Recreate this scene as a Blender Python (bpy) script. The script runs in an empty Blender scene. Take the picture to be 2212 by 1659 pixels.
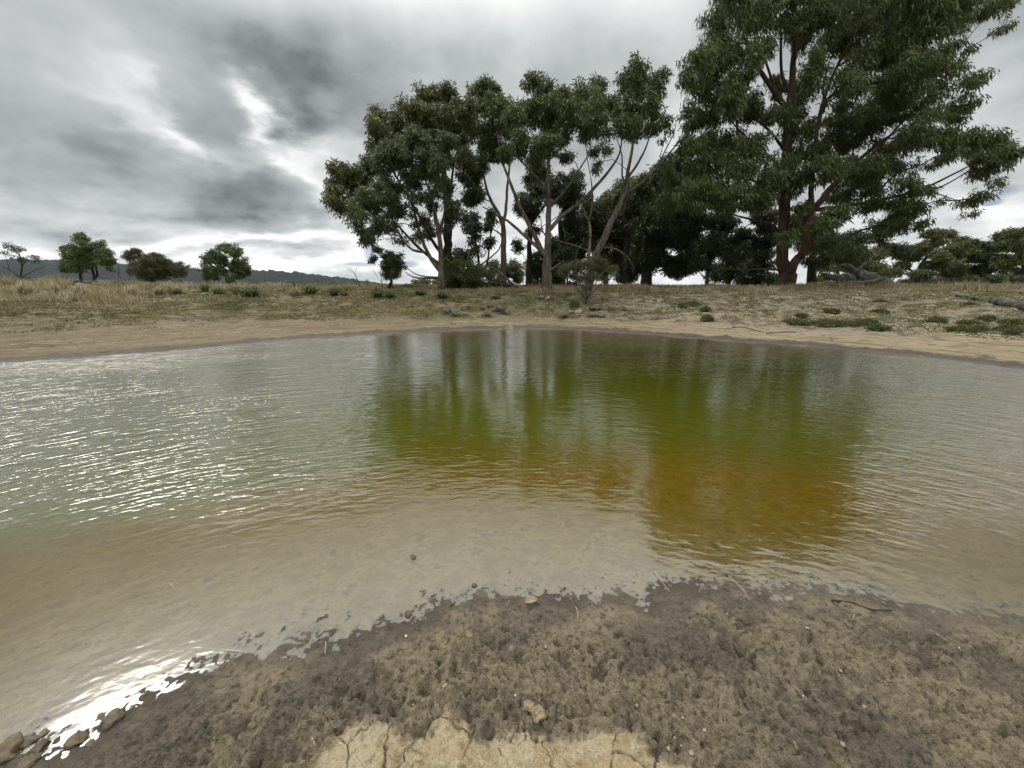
import bpy, math, random
import numpy as np
rng = np.random.default_rng(7)
random.seed(7)
SC = bpy.context.scene
COL = SC.collection

# ------------------------------------------------------------------ camera
PITCH = math.radians(14.45)
EYE = 1.7
cam_d = bpy.data.cameras.new('camera')
cam = bpy.data.objects.new('camera', cam_d)
COL.objects.link(cam)
cam_d.sensor_width = 36.0
cam_d.lens = 13.5
cam_d.clip_start = 0.05
cam_d.clip_end = 30000
cam.location = (0, 0, EYE)
cam.rotation_euler = (math.radians(90) - PITCH, 0, 0)
SC.camera = cam
SC.view_settings.view_transform = 'Standard'
SC.view_settings.look = 'None'
SC.view_settings.exposure = 0.15
SC.view_settings.gamma = 1.0
SC.cycles.max_bounces = 8
SC.cycles.transparent_max_bounces = 8
SC.cycles.sample_clamp_indirect = 6

FPX = 829.5   # focal length in the 2212-pixel wide survey picture


def ray(u, v):
    a = (u - 1106) / FPX
    b = (829.5 - v) / FPX
    return np.array([a, math.cos(PITCH) + b * math.sin(PITCH), -math.sin(PITCH) + b * math.cos(PITCH)])


def at(u, v, Y):
    """surveyed picture direction -> world point at distance Y along +Y"""
    d = ray(u, v)
    return np.array([0, 0, EYE]) + d * (Y / d[1])


# ------------------------------------------------------------------ node helper
class NT:
    def __init__(s, tree):
        s.t = tree
        s.n = tree.nodes
        s.l = tree.links

    def put(s, sock, v):
        if v is None:
            return
        if hasattr(v, 'is_linked') or isinstance(v, bpy.types.NodeSocket):
            s.l.new(v, sock)
        else:
            if isinstance(v, (tuple, list)) and len(v) == 3 and sock.type == 'RGBA':
                v = (*v, 1.0)
            sock.default_value = v

    def math(s, op, a, b=None, c=None, clamp=False):
        n = s.n.new('ShaderNodeMath')
        n.operation = op
        n.use_clamp = clamp
        for i, v in enumerate((a, b, c)):
            s.put(n.inputs[i], v)
        return n.outputs[0]

    def vmath(s, op, a, b=None, sc=None):
        n = s.n.new('ShaderNodeVectorMath')
        n.operation = op
        s.put(n.inputs[0], a)
        s.put(n.inputs[1], b)
        if sc is not None:
            s.put(n.inputs['Scale'], sc)
        return n.outputs['Value'] if op in ('DOT_PRODUCT', 'LENGTH') else n.outputs[0]

    def noise(s, vec, scale=1.0, detail=3.0, rough=0.55, dist=0.0, out='Fac'):
        n = s.n.new('ShaderNodeTexNoise')
        s.put(n.inputs['Vector'], vec)
        n.inputs['Scale'].default_value = scale
        n.inputs['Detail'].default_value = detail
        n.inputs['Roughness'].default_value = rough
        n.inputs['Distortion'].default_value = dist
        return n.outputs[out]

    def ramp(s, f, a, b, lo=0.0, hi=1.0, smooth=True):
        n = s.n.new('ShaderNodeMapRange')
        n.interpolation_type = 'SMOOTHSTEP' if smooth else 'LINEAR'
        s.put(n.inputs[0], f)
        for i, v in enumerate((a, b, lo, hi)):
            s.put(n.inputs[i + 1], v)
        return n.outputs[0]

    def mix(s, f, a, b, mode='MIX'):
        n = s.n.new('ShaderNodeMix')
        n.data_type = 'RGBA'
        n.blend_type = mode
        n.clamp_factor = True
        s.put(n.inputs[0], f)
        s.put(n.inputs[6], a)
        s.put(n.inputs[7], b)
        return n.outputs[2]

    def xyz(s, x=0.0, y=0.0, z=0.0):
        n = s.n.new('ShaderNodeCombineXYZ')
        for i, v in enumerate((x, y, z)):
            s.put(n.inputs[i], v)
        return n.outputs[0]

    def sep(s, v):
        n = s.n.new('ShaderNodeSeparateXYZ')
        s.put(n.inputs[0], v)
        return n.outputs

    def attr(s, name):
        n = s.n.new('ShaderNodeAttribute')
        n.attribute_name = name
        return n

    def mapping(s, vec, loc=(0, 0, 0), rot=(0, 0, 0), scale=(1, 1, 1), kind='POINT'):
        n = s.n.new('ShaderNodeMapping')
        n.vector_type = kind
        s.put(n.inputs[0], vec)
        n.inputs['Location'].default_value = loc
        n.inputs['Rotation'].default_value = rot
        n.inputs['Scale'].default_value = scale
        return n.outputs[0]

    def bump(s, h, dist=0.01, strength=1.0, normal=None):
        n = s.n.new('ShaderNodeBump')
        n.inputs['Strength'].default_value = strength
        n.inputs['Distance'].default_value = dist
        s.put(n.inputs['Height'], h)
        if normal is not None:
            s.put(n.inputs['Normal'], normal)
        return n.outputs[0]

    def pos(s):
        return s.n.new('ShaderNodeNewGeometry').outputs['Position']


def new_mat(name):
    m = bpy.data.materials.new(name)
    m.use_nodes = True
    m.node_tree.nodes.clear()
    k = NT(m.node_tree)
    k.out = m.node_tree.nodes.new('ShaderNodeOutputMaterial')
    return m, k


def principled(k, color, rough=0.9, normal=None, spec=0.3):
    b = k.n.new('ShaderNodeBsdfPrincipled')
    k.put(b.inputs['Base Color'], color)
    k.put(b.inputs['Roughness'], rough)
    k.put(b.inputs['Specular IOR Level'], spec)
    if normal is not None:
        k.put(b.inputs['Normal'], normal)
    return b


# ------------------------------------------------------------------ sky and sun
SUN_AZ, SUN_EL = math.radians(-54), math.radians(46)     # azimuth measured from +Y towards +X
w = bpy.data.worlds.new('World')
SC.world = w
w.use_nodes = True
w.node_tree.nodes.clear()
k = NT(w.node_tree)
wo = k.n.new('ShaderNodeOutputWorld')
d = k.vmath('NORMALIZE', k.n.new('ShaderNodeTexCoord').outputs['Generated'])
dx, dy, dz = k.sep(d)
# cloud deck noise: the direction projected on a flat layer overhead
den = k.math('ADD', k.math('MAXIMUM', dz, 0.0), 0.26)
deck = k.xyz(k.math('DIVIDE', dx, den), k.math('DIVIDE', dy, den), 0.0)
az = k.math('ARCTAN2', dx, dy)
el = k.math('ARCSINE', dz)
sph = k.xyz(az, el, 0.0)
warp = k.noise(deck, 2.0, 5, 0.55, out='Color')
warp = k.vmath('SCALE', k.vmath('SUBTRACT', warp, (0.5, 0.5, 0.5)), sc=k.ramp(el, 0.03, 0.30, 0.10, 0.36))
sphw = k.vmath('ADD', sph, warp)
streak = k.mapping(deck, rot=(0, 0, 0.75), scale=(0.9, 1.1, 1.0))
nA = k.noise(streak, 1.5, 6, 0.55, 0.2)
nB = k.noise(sph, 4.5, 6, 0.58, 0.1)
puff = k.noise(k.xyz(k.math('MULTIPLY', az, 1.0), k.math('MULTIPLY', el, 2.2), 3.0), 8.0, 5, 0.52, 0.1)


def az_el(u, v):
    r = ray(u, v)
    r = r / np.linalg.norm(r)
    return math.atan2(r[0], r[1]), math.asin(r[2])


lum = k.math('ADD', 0.44, k.math('MULTIPLY', k.math('SUBTRACT', nA, 0.5), 0.62))
lum = k.math('ADD', lum, k.math('MULTIPLY', k.math('SUBTRACT', nB, 0.5), 0.50))
# (u0,v0,u1,v1,half-width px,weight): broad dark banks and bright breaks of the cloud deck
PATCH = [
    (300, -20, 900, 200, 95, -0.22), (560, 60, 800, 260, 70, -0.12), (420, 120, 640, 60, 60, -0.06),
    (0, 260, 330, 420, 85, -0.16), (250, 420, 720, 450, 55, -0.24), (430, 360, 700, 430, 45, -0.12),
    (0, 300, 120, 480, 60, -0.05), (0, 490, 260, 505, 26, -0.14),
    (200, 120, 400, 300, 42, 0.36), (310, 200, 400, 290, 26, 0.28), (520, 170, 640, 260, 34, 0.40),
    (540, 190, 600, 240, 22, 0.30), (470, 260, 820, 330, 38, 0.34), (380, 240, 560, 350, 24, 0.20), (640, 320, 760, 390, 34, 0.34),
    (620, 300, 660, 330, 20, 0.35), (690, 380, 740, 500, 26, 0.22),
    (1000, 40, 1300, 190, 120, 0.14), (1250, 60, 1420, 220, 70, 0.08), (900, 120, 1000, 180, 60, 0.06),
    (0, 525, 100, 545, 16, 0.40), (200, 540, 470, 528, 16, 0.50), (450, 522, 780, 508, 16, 0.55),
    (420, 585, 820, 572, 13, 0.60), (760, 470, 830, 600, 30, 0.35), (650, 560, 800, 545, 16, 0.15),
    (560, 545, 760, 545, 12, -0.30), (300, 560, 420, 550, 12, -0.18),
    (2040, 470, 2212, 450, 40, 0.48), (1950, 250, 2200, 330, 90, 0.14), (1480, 120, 1500, 620, 70, 0.30), (1350, 20, 1500, 160, 90, 0.10), (2050, 100, 2212, 300, 90, 0.08), (1000, 500, 1500, 560, 90, 0.42),
]
for (u0, v0, u1, v1, hw, wt) in PATCH:
    a0, e0 = az_el(u0, v0)
    a1, e1 = az_el(u1, v1)
    am, em = (a0 + a1) / 2, (e0 + e1) / 2
    ang = math.atan2(e1 - e0, a1 - a0)
    L = math.hypot(a1 - a0, e1 - e0) / 2 * 0.85 + 0.01
    um, vm = (u0 + u1) / 2, (v0 + v1) / 2
    vert = abs(math.cos(ang)) > 0.5
    aa, ee = az_el(um + (0 if vert else hw), vm - (hw if vert else 0))
    S = max(math.hypot(aa - am, ee - em), 0.008)
    q = k.mapping(sphw, loc=(am, em, 0), rot=(0, 0, ang), scale=(L, S, 1), kind='TEXTURE')
    g = k.math('POWER', 0.3679, k.vmath('DOT_PRODUCT', q, q))
    lum = k.math('MULTIPLY_ADD', g, wt * (.92 if wt < 0 else (1.15 if v0 > 500 else .80)), lum)
low = k.ramp(el, 0.02, 0.24, 1.0, 0.0)
lum = k.math('MULTIPLY_ADD', k.math('MULTIPLY', k.math('SUBTRACT', puff, 0.47), low), 1.7, lum)
lum = k.math('MULTIPLY_ADD', low, 0.22, lum)
high = k.ramp(el, 0.42, 0.76, 0.0, 1.0)      # an overcast sky is brightest overhead
lum = k.math('MULTIPLY_ADD', high, 1.75, lum)
lum = k.math('MAXIMUM', lum, 0.16)
# the veiled sun
sd = (math.sin(SUN_AZ) * math.cos(SUN_EL), math.cos(SUN_AZ) * math.cos(SUN_EL), math.sin(SUN_EL))
sdot = k.vmath('DOT_PRODUCT', d, sd)
glow = k.math('POWER', k.math('MAXIMUM', sdot, 0.0), 34.0)
lum = k.math('MULTIPLY_ADD', glow, .6, lum)
ccol = k.mix(k.ramp(lum, 0.18, 0.85, smooth=False), (0.90, 0.98, 1.02), (0.985, 1.0, 0.985))
ccol = k.vmath('SCALE', ccol, sc=lum)
bg_c = k.n.new('ShaderNodeBackground')
k.put(bg_c.inputs[0], ccol)
bg_c.inputs[1].default_value = 1.0
sky = k.n.new('ShaderNodeTexSky')
sky.sky_type = 'NISHITA'
sky.sun_disc = False
sky.sun_elevation = SUN_EL
sky.sun_rotation = SUN_AZ
bg_s = k.n.new('ShaderNodeBackground')
k.l.new(k.vmath('NORMALIZE', k.vmath('ADD', d, (0.35, 0.0, 0.75))), sky.inputs[0])
k.l.new(sky.outputs[0], bg_s.inputs[0])
bg_s.inputs[1].default_value = 0.12
gap = None
for (u0, v0, ru, rv) in [(806, 545, 26, 22), (770, 572, 60, 6), (880, 570, 30, 12), (2175, 412, 55, 20), (2140, 440, 40, 10)]:
    a0, e0 = az_el(u0, v0)
    a1, _ = az_el(u0 + ru, v0)
    _, e1 = az_el(u0, v0 - rv)
    q = k.mapping(k.vmath('ADD', sph, k.vmath('SCALE', warp, sc=0.12)), loc=(a0, e0, 0), scale=(abs(a1 - a0), abs(e1 - e0), 1), kind='TEXTURE')
    g = k.math('POWER', 0.3679, k.vmath('DOT_PRODUCT', q, q))
    gap = g if gap is None else k.math('ADD', gap, g)
gap = k.ramp(k.math('MULTIPLY_ADD', k.math('SUBTRACT', puff, 0.5), 2.2, gap), 0.40, 1.0, 0.0, 0.7)
mxs = k.n.new('ShaderNodeMixShader')
k.l.new(gap, mxs.inputs[0])
k.l.new(bg_c.outputs[0], mxs.inputs[1])
k.l.new(bg_s.outputs[0], mxs.inputs[2])
k.l.new(mxs.outputs[0], wo.inputs[0])

sun_d = bpy.data.lights.new('sun', 'SUN')
sun_d.energy = 0.8
sun_d.angle = math.radians(15)
sun_d.color = (1.0, 0.95, 0.88)
sun = bpy.data.objects.new('sun', sun_d)
COL.objects.link(sun)
from mathutils import Vector
sun.rotation_euler = Vector(sd).to_track_quat('Z', 'Y').to_euler()
sun.location = (0, 0, 40)


# ------------------------------------------------------------------ numpy noise
def _h(ix, iy, s):
    h = (ix.astype(np.int64) * 374761393 + iy.astype(np.int64) * 668265263 + s * 974634777) & 0xFFFFFFFF
    h = ((h ^ (h >> 13)) * 1274126177) & 0xFFFFFFFF
    return ((h ^ (h >> 16)) & 0xFFFF) / 65535.0


def vn(x, y, s=0):
    ix = np.floor(x)
    iy = np.floor(y)
    fx = x - ix
    fy = y - iy
    fx = fx * fx * fx * (fx * (fx * 6 - 15) + 10)
    fy = fy * fy * fy * (fy * (fy * 6 - 15) + 10)
    a = _h(ix, iy, s)
    b = _h(ix + 1, iy, s)
    c = _h(ix, iy + 1, s)
    e = _h(ix + 1, iy + 1, s)
    return (a + (b - a) * fx) * (1 - fy) + (c + (e - c) * fx) * fy - 0.5


def fbm(x, y, s=0, o=4, g=0.5):
    r = 0
    a = 1.0
    for i in range(o):
        r = r + a * vn(x, y, s + i)
        x, y = 1.63 * x + 1.17 * y + 3.1, -1.17 * x + 1.63 * y + 7.7
        a *= g
    return r


def worley(x, y, s=0):
    ix = np.floor(x)
    iy = np.floor(y)
    f1 = np.full(x.shape, 9.0)
    f2 = np.full(x.shape, 9.0)
    for i in (-1, 0, 1):
        for j in (-1, 0, 1):
            cx = ix + i
            cy = iy + j
            dd = np.hypot(cx + _h(cx, cy, s) - x, cy + _h(cx, cy, s + 5) - y)
            f2 = np.minimum(f2, np.maximum(f1, dd))
            f1 = np.minimum(f1, dd)
    return f1, f2


def sst(a, b, x):
    t = np.clip((x - a) / (b - a), 0, 1)
    return t * t * (3 - 2 * t)


# ------------------------------------------------------------------ terrain
POND = np.array([(-1.9, 1.03), (-1.67, 1.03), (-1.6, 1.11), (-1.55, 1.21), (-1.48, 1.28), (-1.39, 1.32), (-1.26, 1.41), (-1.12, 1.46),
    (-1.01, 1.45), (-.87, 1.49), (-.76, 1.56), (-.66, 1.61), (-.5, 1.62), (-.37, 1.73), (-.2, 1.79), (.01, 1.75), (.19, 1.79), (.4, 1.76),
    (.61, 1.79), (.73, 1.70), (.85, 1.86), (1.05, 1.84), (1.28, 1.88), (1.47, 1.77), (1.74, 1.87), (1.94, 1.79), (2.13, 1.73), (2.32, 1.67),
    (2.64, 1.61), (3.4, 1.5), (5, 1.8), (7, 3), (9.3, 4.8), (10.5, 6.6), (10.83, 7.95), (10.17, 9.31), (8.94, 10.6), (7.09, 11.86), (4.86, 13.72),
    (2.63, 15.19), (.08, 15.69), (-1.91, 15.02), (-5.06, 13.72), (-7.45, 12.17), (-8.9, 10.36), (-10.31, 9.31), (-11.61, 8.55), (-13, 7.2),
    (-13, 4), (-9, .2), (-4.5, -.4), (-2.8, .55)])
DRY = np.array([(-.75, .8), (-.7, .97), (-.66, 1.05), (-.6, 1.1), (-.46, 1.115), (-.36, 1.09), (-.27, 1.16), (-.19, 1.11), (-.11, 1.05), (-.05, 1.075),
    (.04, 1.095), (.25, 1.07), (.36, 1.11), (.46, 1.075), (.5, 1.02), (.64, .97), (.8, .8), (1.0, -2), (-1.0, -2)])


def sdist(x, y, P):
    """signed distance to polygon, positive outside"""
    dmin = np.full(x.shape, 1e9)
    ins = np.zeros(x.shape, bool)
    n = len(P)
    for i in range(n):
        x0, y0 = P[i]
        x1, y1 = P[(i + 1) % n]
        ex, ey = x1 - x0, y1 - y0
        t = np.clip(((x - x0) * ex + (y - y0) * ey) / (ex * ex + ey * ey), 0, 1)
        dmin = np.minimum(dmin, (x - x0 - t * ex) ** 2 + (y - y0 - t * ey) ** 2)
        if y0 != y1:
            c = (y0 > y) != (y1 > y)
            ins ^= c & (x < (x1 - x0) * (y - y0) / (y1 - y0) + x0)
    dm = np.sqrt(dmin)
    return np.where(ins, -dm, dm)


def terrain(x, y, detail=True):
    x = np.asarray(x, float)
    y = np.asarray(y, float)
    r = np.hypot(x, y)
    s = sdist(x, y, POND)
    nearw = 1 - sst(2.5, 6.0, y)
    azd = np.degrees(np.arctan2(x, y))
    kf = np.interp(azd, [-70, -42, -22, -8, 5, 30, 45, 60], [2.3, 2.2, 1.4, 1.0, 1.0, 1.15, 1.45, 1.6])
    so = np.maximum(s, 0)
    wob = fbm(x * .35, y * .35, 11, 3) * 0.9 * sst(1.0, 4.0, so)
    sf = np.maximum(so / kf + wob, 0)
    far = np.interp(sf, [0, .15, 1.5, 2.5, 4.8, 6.8, 9, 11, 40, 200], [0, .05, .11, .2, .54, 1.0, 1.36, 1.42, 1.40, 1.35])
    near = np.interp(so, [0, .10, .3, 2, 4, 8, 14], [0, .020, .034, .095, .3, 1.0, 1.4])
    z = near * nearw + far * (1 - nearw)
    si = np.maximum(-s, 0)
    z = z - np.interp(si, [0, .3, 1.2, 2.5, 5, 9], [0, .022, .13, .34, .62, .70])
    if detail:
        nf = 1 - sst(6, 20, r)
        # mud relief close by
        q = np.clip(1 - sst(3.5, 6, r), 0, 1)
        rightside = sst(0.45, 1.1, x)
        l1 = fbm(x * 4.2, y * 4.2, 21, 3)
        l2 = np.abs(fbm(x * 13, y * 13, 31, 3))
        l3 = fbm(x * 42, y * 42, 41, 3)
        l4 = np.abs(fbm(x * 27, y * 27, 45, 2))
        rel = l1 * .018 + (.28 - l2) * .055 * (1 - .35 * rightside) + (.22 - l4) * .032 + l3 * .012
        u1, _ = worley(x * 8.5 + .5 * fbm(x * 12, y * 12, 23, 2), y * 8.5 + .5 * fbm(x * 12, y * 12, 24, 2), 27)
        u2, _ = worley(x * 24 + .6 * fbm(x * 30, y * 30, 25, 2), y * 24 + .6 * fbm(x * 30, y * 30, 26, 2), 29)
        k1 = np.clip(.6 + 1.2 * fbm(x * 2.1, y * 2.1, 33, 2), 0, 1)
        rel += .044 * k1 * (1 - .4 * rightside) * (.35 - np.minimum(u1, .8) ** 2) +  .040 * (.3 - np.minimum(u2, .8) ** 2) + .018 * (.3 - np.minimum(worley(x * 58, y * 58, 35)[0], .8) ** 2)
        pit = np.clip(fbm(x * 22, y * 22, 61, 2) - .18, 0, 1)
        rel -= pit * .080 * (.5 + .5 * rightside)
        lump = np.clip(fbm(x * 30 + 9, y * 30, 71, 2) - .22, 0, 1)
        rel += lump * .060 * rightside
        under = sst(0, .35, si)
        z = z + rel * q * (1 - .72 * under) * (.22 + .78 * sst(.04, .34, np.abs(s)))
        # bank relief
        b = sst(.2, 2.0, so) * sst(5, 9, r) * (1 - sst(60, 200, r))
        z = z + b * (fbm(x * .8, y * .8, 81, 4) * .10 + fbm(x * 3.1, y * 3.1, 91, 3) * .06 + fbm(x * 9.5, y * 9.5, 93, 3) * .022)
        # wet scarp at the far waterline
        z = z + (1 - nearw) * np.exp(-((s - .18) / .16) ** 2) * (.045 + .10 * fbm(x * 2.2, y * 2.2, 95, 4, .65))
        # broad fall of the country far away
        z = z + sst(120, 900, r) * (fbm(x * .004, y * .004, 99, 2) * 1.2)
    return z


_gc = {}


def ground_at(u, v):
    """where the surveyed line of sight meets the ground"""
    d = ray(u, v)
    t = np.concatenate([np.linspace(.8, 40, 2500), np.geomspace(40.1, 400, 800)])
    px, py, pz = d[0] * t, d[1] * t, EYE + d[2] * t
    h = terrain(px, py)
    i = np.argmax(pz < h)
    if i == 0:
        i = len(t) - 1
    a, b = (pz - h)[i - 1] if i else 1.0, (pz - h)[i]
    f = np.clip(a / (a - b + 1e-12), 0, 1) if i else 1
    j = max(i - 1, 0)
    x_, y_ = px[j] + (px[i] - px[j]) * f, py[j] + (py[i] - py[j]) * f
    return np.array([x_, y_, gz(x_, y_)])


def gz(x, y):
    return float(terrain(np.array([x]), np.array([y]))[0])


# ------------------------------------------------------------------ mesh helper
def mesh(name, verts, faces, mat=None, attrs=None, smooth=False, parent=None, kind=None, link=True):
    """faces: list of int arrays (M,k)"""
    if not isinstance(faces, (list, tuple)):
        faces = [faces]
    faces = [np.asarray(f, np.int32) for f in faces if len(f)]
    me = bpy.data.meshes.new(name)
    verts = np.asarray(verts, np.float32)
    me.vertices.add(len(verts))
    me.vertices.foreach_set('co', verts.ravel())
    tot = sum(f.size for f in faces)
    me.loops.add(tot)
    me.loops.foreach_set('vertex_index', np.concatenate([f.ravel() for f in faces]))
    cnt = np.concatenate([np.full(len(f), f.shape[1], np.int32) for f in faces])
    me.polygons.add(len(cnt))
    me.polygons.foreach_set('loop_start', np.concatenate([[0], np.cumsum(cnt)[:-1]]).astype(np.int32))
    me.polygons.foreach_set('loop_total', cnt)
    if smooth:
        me.polygons.foreach_set('use_smooth', np.ones(len(cnt), bool))
    for an, (typ, data) in (attrs or {}).items():
        a = me.attributes.new(an, typ, 'POINT')
        a.data.foreach_set('value' if typ == 'FLOAT' else 'color', np.asarray(data, np.float32).ravel())
    me.update(calc_edges=True)
    if mat:
        me.materials.append(mat)
    o = bpy.data.objects.new(name, me)
    if link:
        COL.objects.link(o)
    if parent is not None:
        o.parent = parent
    if kind:
        o['kind'] = kind
    return o


def tag(o, label, cat, group=None):
    o['label'] = label
    o['category'] = cat
    if group:
        o['group'] = group
    return o


def thing(name, loc, label, cat, group=None):
    o = bpy.data.objects.new(name, None)
    o.empty_display_size = 0.2
    COL.objects.link(o)
    o.location = [float(c) for c in loc]
    return tag(o, label, cat, group)


# ------------------------------------------------------------------ ground mesh
def build_ground():
    th = np.concatenate([np.linspace(-180, -64, 70)[:-1], np.linspace(-64, 64, 860), np.linspace(64, 180, 70)[1:-1]])
    th = np.radians(th)
    r = [0.25]
    while r[-1] < 6000:
        c = r[-1]
        f = .0034 if c < 3.2 else (.0075 if c < 30 else .03)
        r.append(c * (1 + f))
    r = np.array(r)
    nr, nt = len(r), len(th)
    R, T = np.meshgrid(r, th, indexing='ij')
    x = (R * np.sin(T)).ravel()
    y = (R * np.cos(T)).ravel()
    z = terrain(x, y)
    s = sdist(x, y, POND)
    # dried crust: cracked clay plates
    wx = x + .05 * fbm(x * 7, y * 7, 3, 4, .6)
    wy = y + .05 * fbm(x * 7 + 40, y * 7, 4, 4, .6)
    nearmask = R.ravel() < 4
    crack = np.zeros_like(x)
    i = np.where(nearmask)[0]
    dd = sdist(x[i], y[i], DRY) + .05 * fbm(x[i] * 12, y[i] * 12, 5, 3)
    dry = 1 - sst(-.03, .02, dd + .02 * fbm(x[i] * 45, y[i] * 45, 19, 2))
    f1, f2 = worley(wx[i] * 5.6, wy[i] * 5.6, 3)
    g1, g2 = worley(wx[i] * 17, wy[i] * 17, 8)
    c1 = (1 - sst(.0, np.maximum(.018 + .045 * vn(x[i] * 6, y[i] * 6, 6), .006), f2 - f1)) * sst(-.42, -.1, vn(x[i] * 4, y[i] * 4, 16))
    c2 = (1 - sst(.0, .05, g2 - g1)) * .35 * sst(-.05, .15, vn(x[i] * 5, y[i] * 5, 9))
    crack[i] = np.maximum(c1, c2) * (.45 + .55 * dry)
    z[i] += .55 * dry * (terrain(x[i], y[i], False) + .004 - z[i])
    z[i] -= crack[i] * .018
    z[i] += dry * (.006 + .004 * fbm(x[i] * 60, y[i] * 60, 12, 2) + .010 * fbm(x[i] * 9, y[i] * 9, 14, 4))
    dryf = np.zeros_like(x)
    dryf[i] = dry
    far = sst(3.0, 6.0, y) + (np.abs(np.degrees(np.arctan2(x, y))) > 75) * 0
    azd = np.degrees(np.arctan2(x, y))
    kf = np.interp(azd, [-70, -42, -22, -8, 5, 30, 45, 60], [2.3, 2.2, 1.4, 1.0, 1.0, 1.15, 1.45, 1.6])
    sf = s / kf + fbm(x * .5, y * .5, 15, 4) * .9
    beach = far * (1 - sst(2.2, 3.6, sf)) * sst(.1, .3, s)
    bank = far * sst(2.0, 3.4, sf) * (1 - sst(26, 40, s))
    field = sst(24, 40, s)
    nearw = 1 - sst(2.5, 6, y)
    edge = far * sst(-.3, .0, s) * (1 - sst(.15, .55 + .7 * fbm(x * 1.8, y * 1.8, 17, 4, .65), s))
    wet = np.maximum(edge, nearw * (1 - sst(.006, .035, z)) * sst(-.006, .0, z) * .6)
    zA = np.stack([dryf, beach, bank, field], 1)
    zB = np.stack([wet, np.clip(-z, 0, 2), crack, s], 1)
    idx = np.arange(nr * nt).reshape(nr, nt)
    a = idx[:-1, :]
    b = idx[1:, :]
    q = np.stack([np.roll(a, -1, 1), np.roll(b, -1, 1), b, a], -1).reshape(-1, 4)
    verts = np.stack([x, y, z], 1)
    verts = np.vstack([verts, [[0, 0, gz(0, 0)]]])
    zA = np.vstack([zA, [[1, 0, 0, 0]]])
    zB = np.vstack([zB, [[0, 0, 0, 1.7]]])
    c = len(verts) - 1
    tri = np.stack([np.full(nt, c), np.roll(idx[0], -1), idx[0]], 1)
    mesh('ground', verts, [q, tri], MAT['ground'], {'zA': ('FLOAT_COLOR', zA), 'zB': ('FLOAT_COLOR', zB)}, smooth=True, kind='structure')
    # the sheet of water, over every cell of the basin that lies below the waterline
    ri = np.concatenate([np.arange(0, nr - 1, 2)])
    ri = ri[r[ri] < 22]
    ti = np.arange(0, nt, 2)
    sub = idx[np.ix_(ri, ti)]
    zz = z[sub]
    n1, n2 = sub.shape
    loc = np.arange(n1 * n2).reshape(n1, n2)
    qa = np.stack([loc[:-1, :], loc[1:, :], np.roll(loc, -1, 1)[1:, :], np.roll(loc, -1, 1)[:-1, :]], -1)
    zq = zz.ravel()[qa].min(-1)
    sq = s[sub].ravel()[qa].min(-1)
    keep = (zq < 0.012) & (sq < .8)
    f = qa[keep][:, ::-1]
    used, inv = np.unique(f.ravel(), return_inverse=True)
    sx, sy = x[sub].ravel()[used], y[sub].ravel()[used]
    sz = z[sub].ravel()[used]
    dsm = terrain(sx, sy, False)
    depth = np.clip(-(0.5 * sz + 0.5 * dsm), 0, 2)
    shore = -sdist(sx, sy, POND)
    rip = sst(2.05, 3.5, sy + .5 * fbm(sx * .9, sy * .9, 51, 3))
    rip = np.maximum(rip, .75 * np.exp(-(((sx - 1.35) / .75) ** 2 + ((sy - 2.25) / .42) ** 2)))
    rip *= .55 + .9 * np.clip(.5 + 1.3 * fbm(sx * .35, sy * .5, 53, 3), 0, 1)
    rip *= 1 - .75 * sst(6.2, 9.5, sx - .25 * sy) * 0
    azw = np.degrees(np.arctan2(sx, sy))
    rip *= 1 + 2.1 * (1 - sst(-32, -18, azw)) + 1.8 * sst(43, 50, azw)
    rip *= 1 - (.62 - .42 * sst(6.5, 11, sy)) * sst(-24, -17, azw) * (1 - sst(40, 47, azw))
    rip = rip + .06 + .07 * np.exp(-(((sx + 1.9) / 1.0) ** 2 + ((sy - 1.5) / .7) ** 2))
    rip = np.clip(rip, 0, 4)
    at_ = np.stack([depth, rip, np.clip(shore, 0, 20), np.zeros_like(depth)], 1)
    mesh('water', np.stack([sx, sy, np.zeros_like(sx)], 1), inv.reshape(-1, 4), MAT['water'], {'wA': ('FLOAT_COLOR', at_)}, smooth=True, kind='structure')


# ------------------------------------------------------------------ materials
MAT = {}


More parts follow.
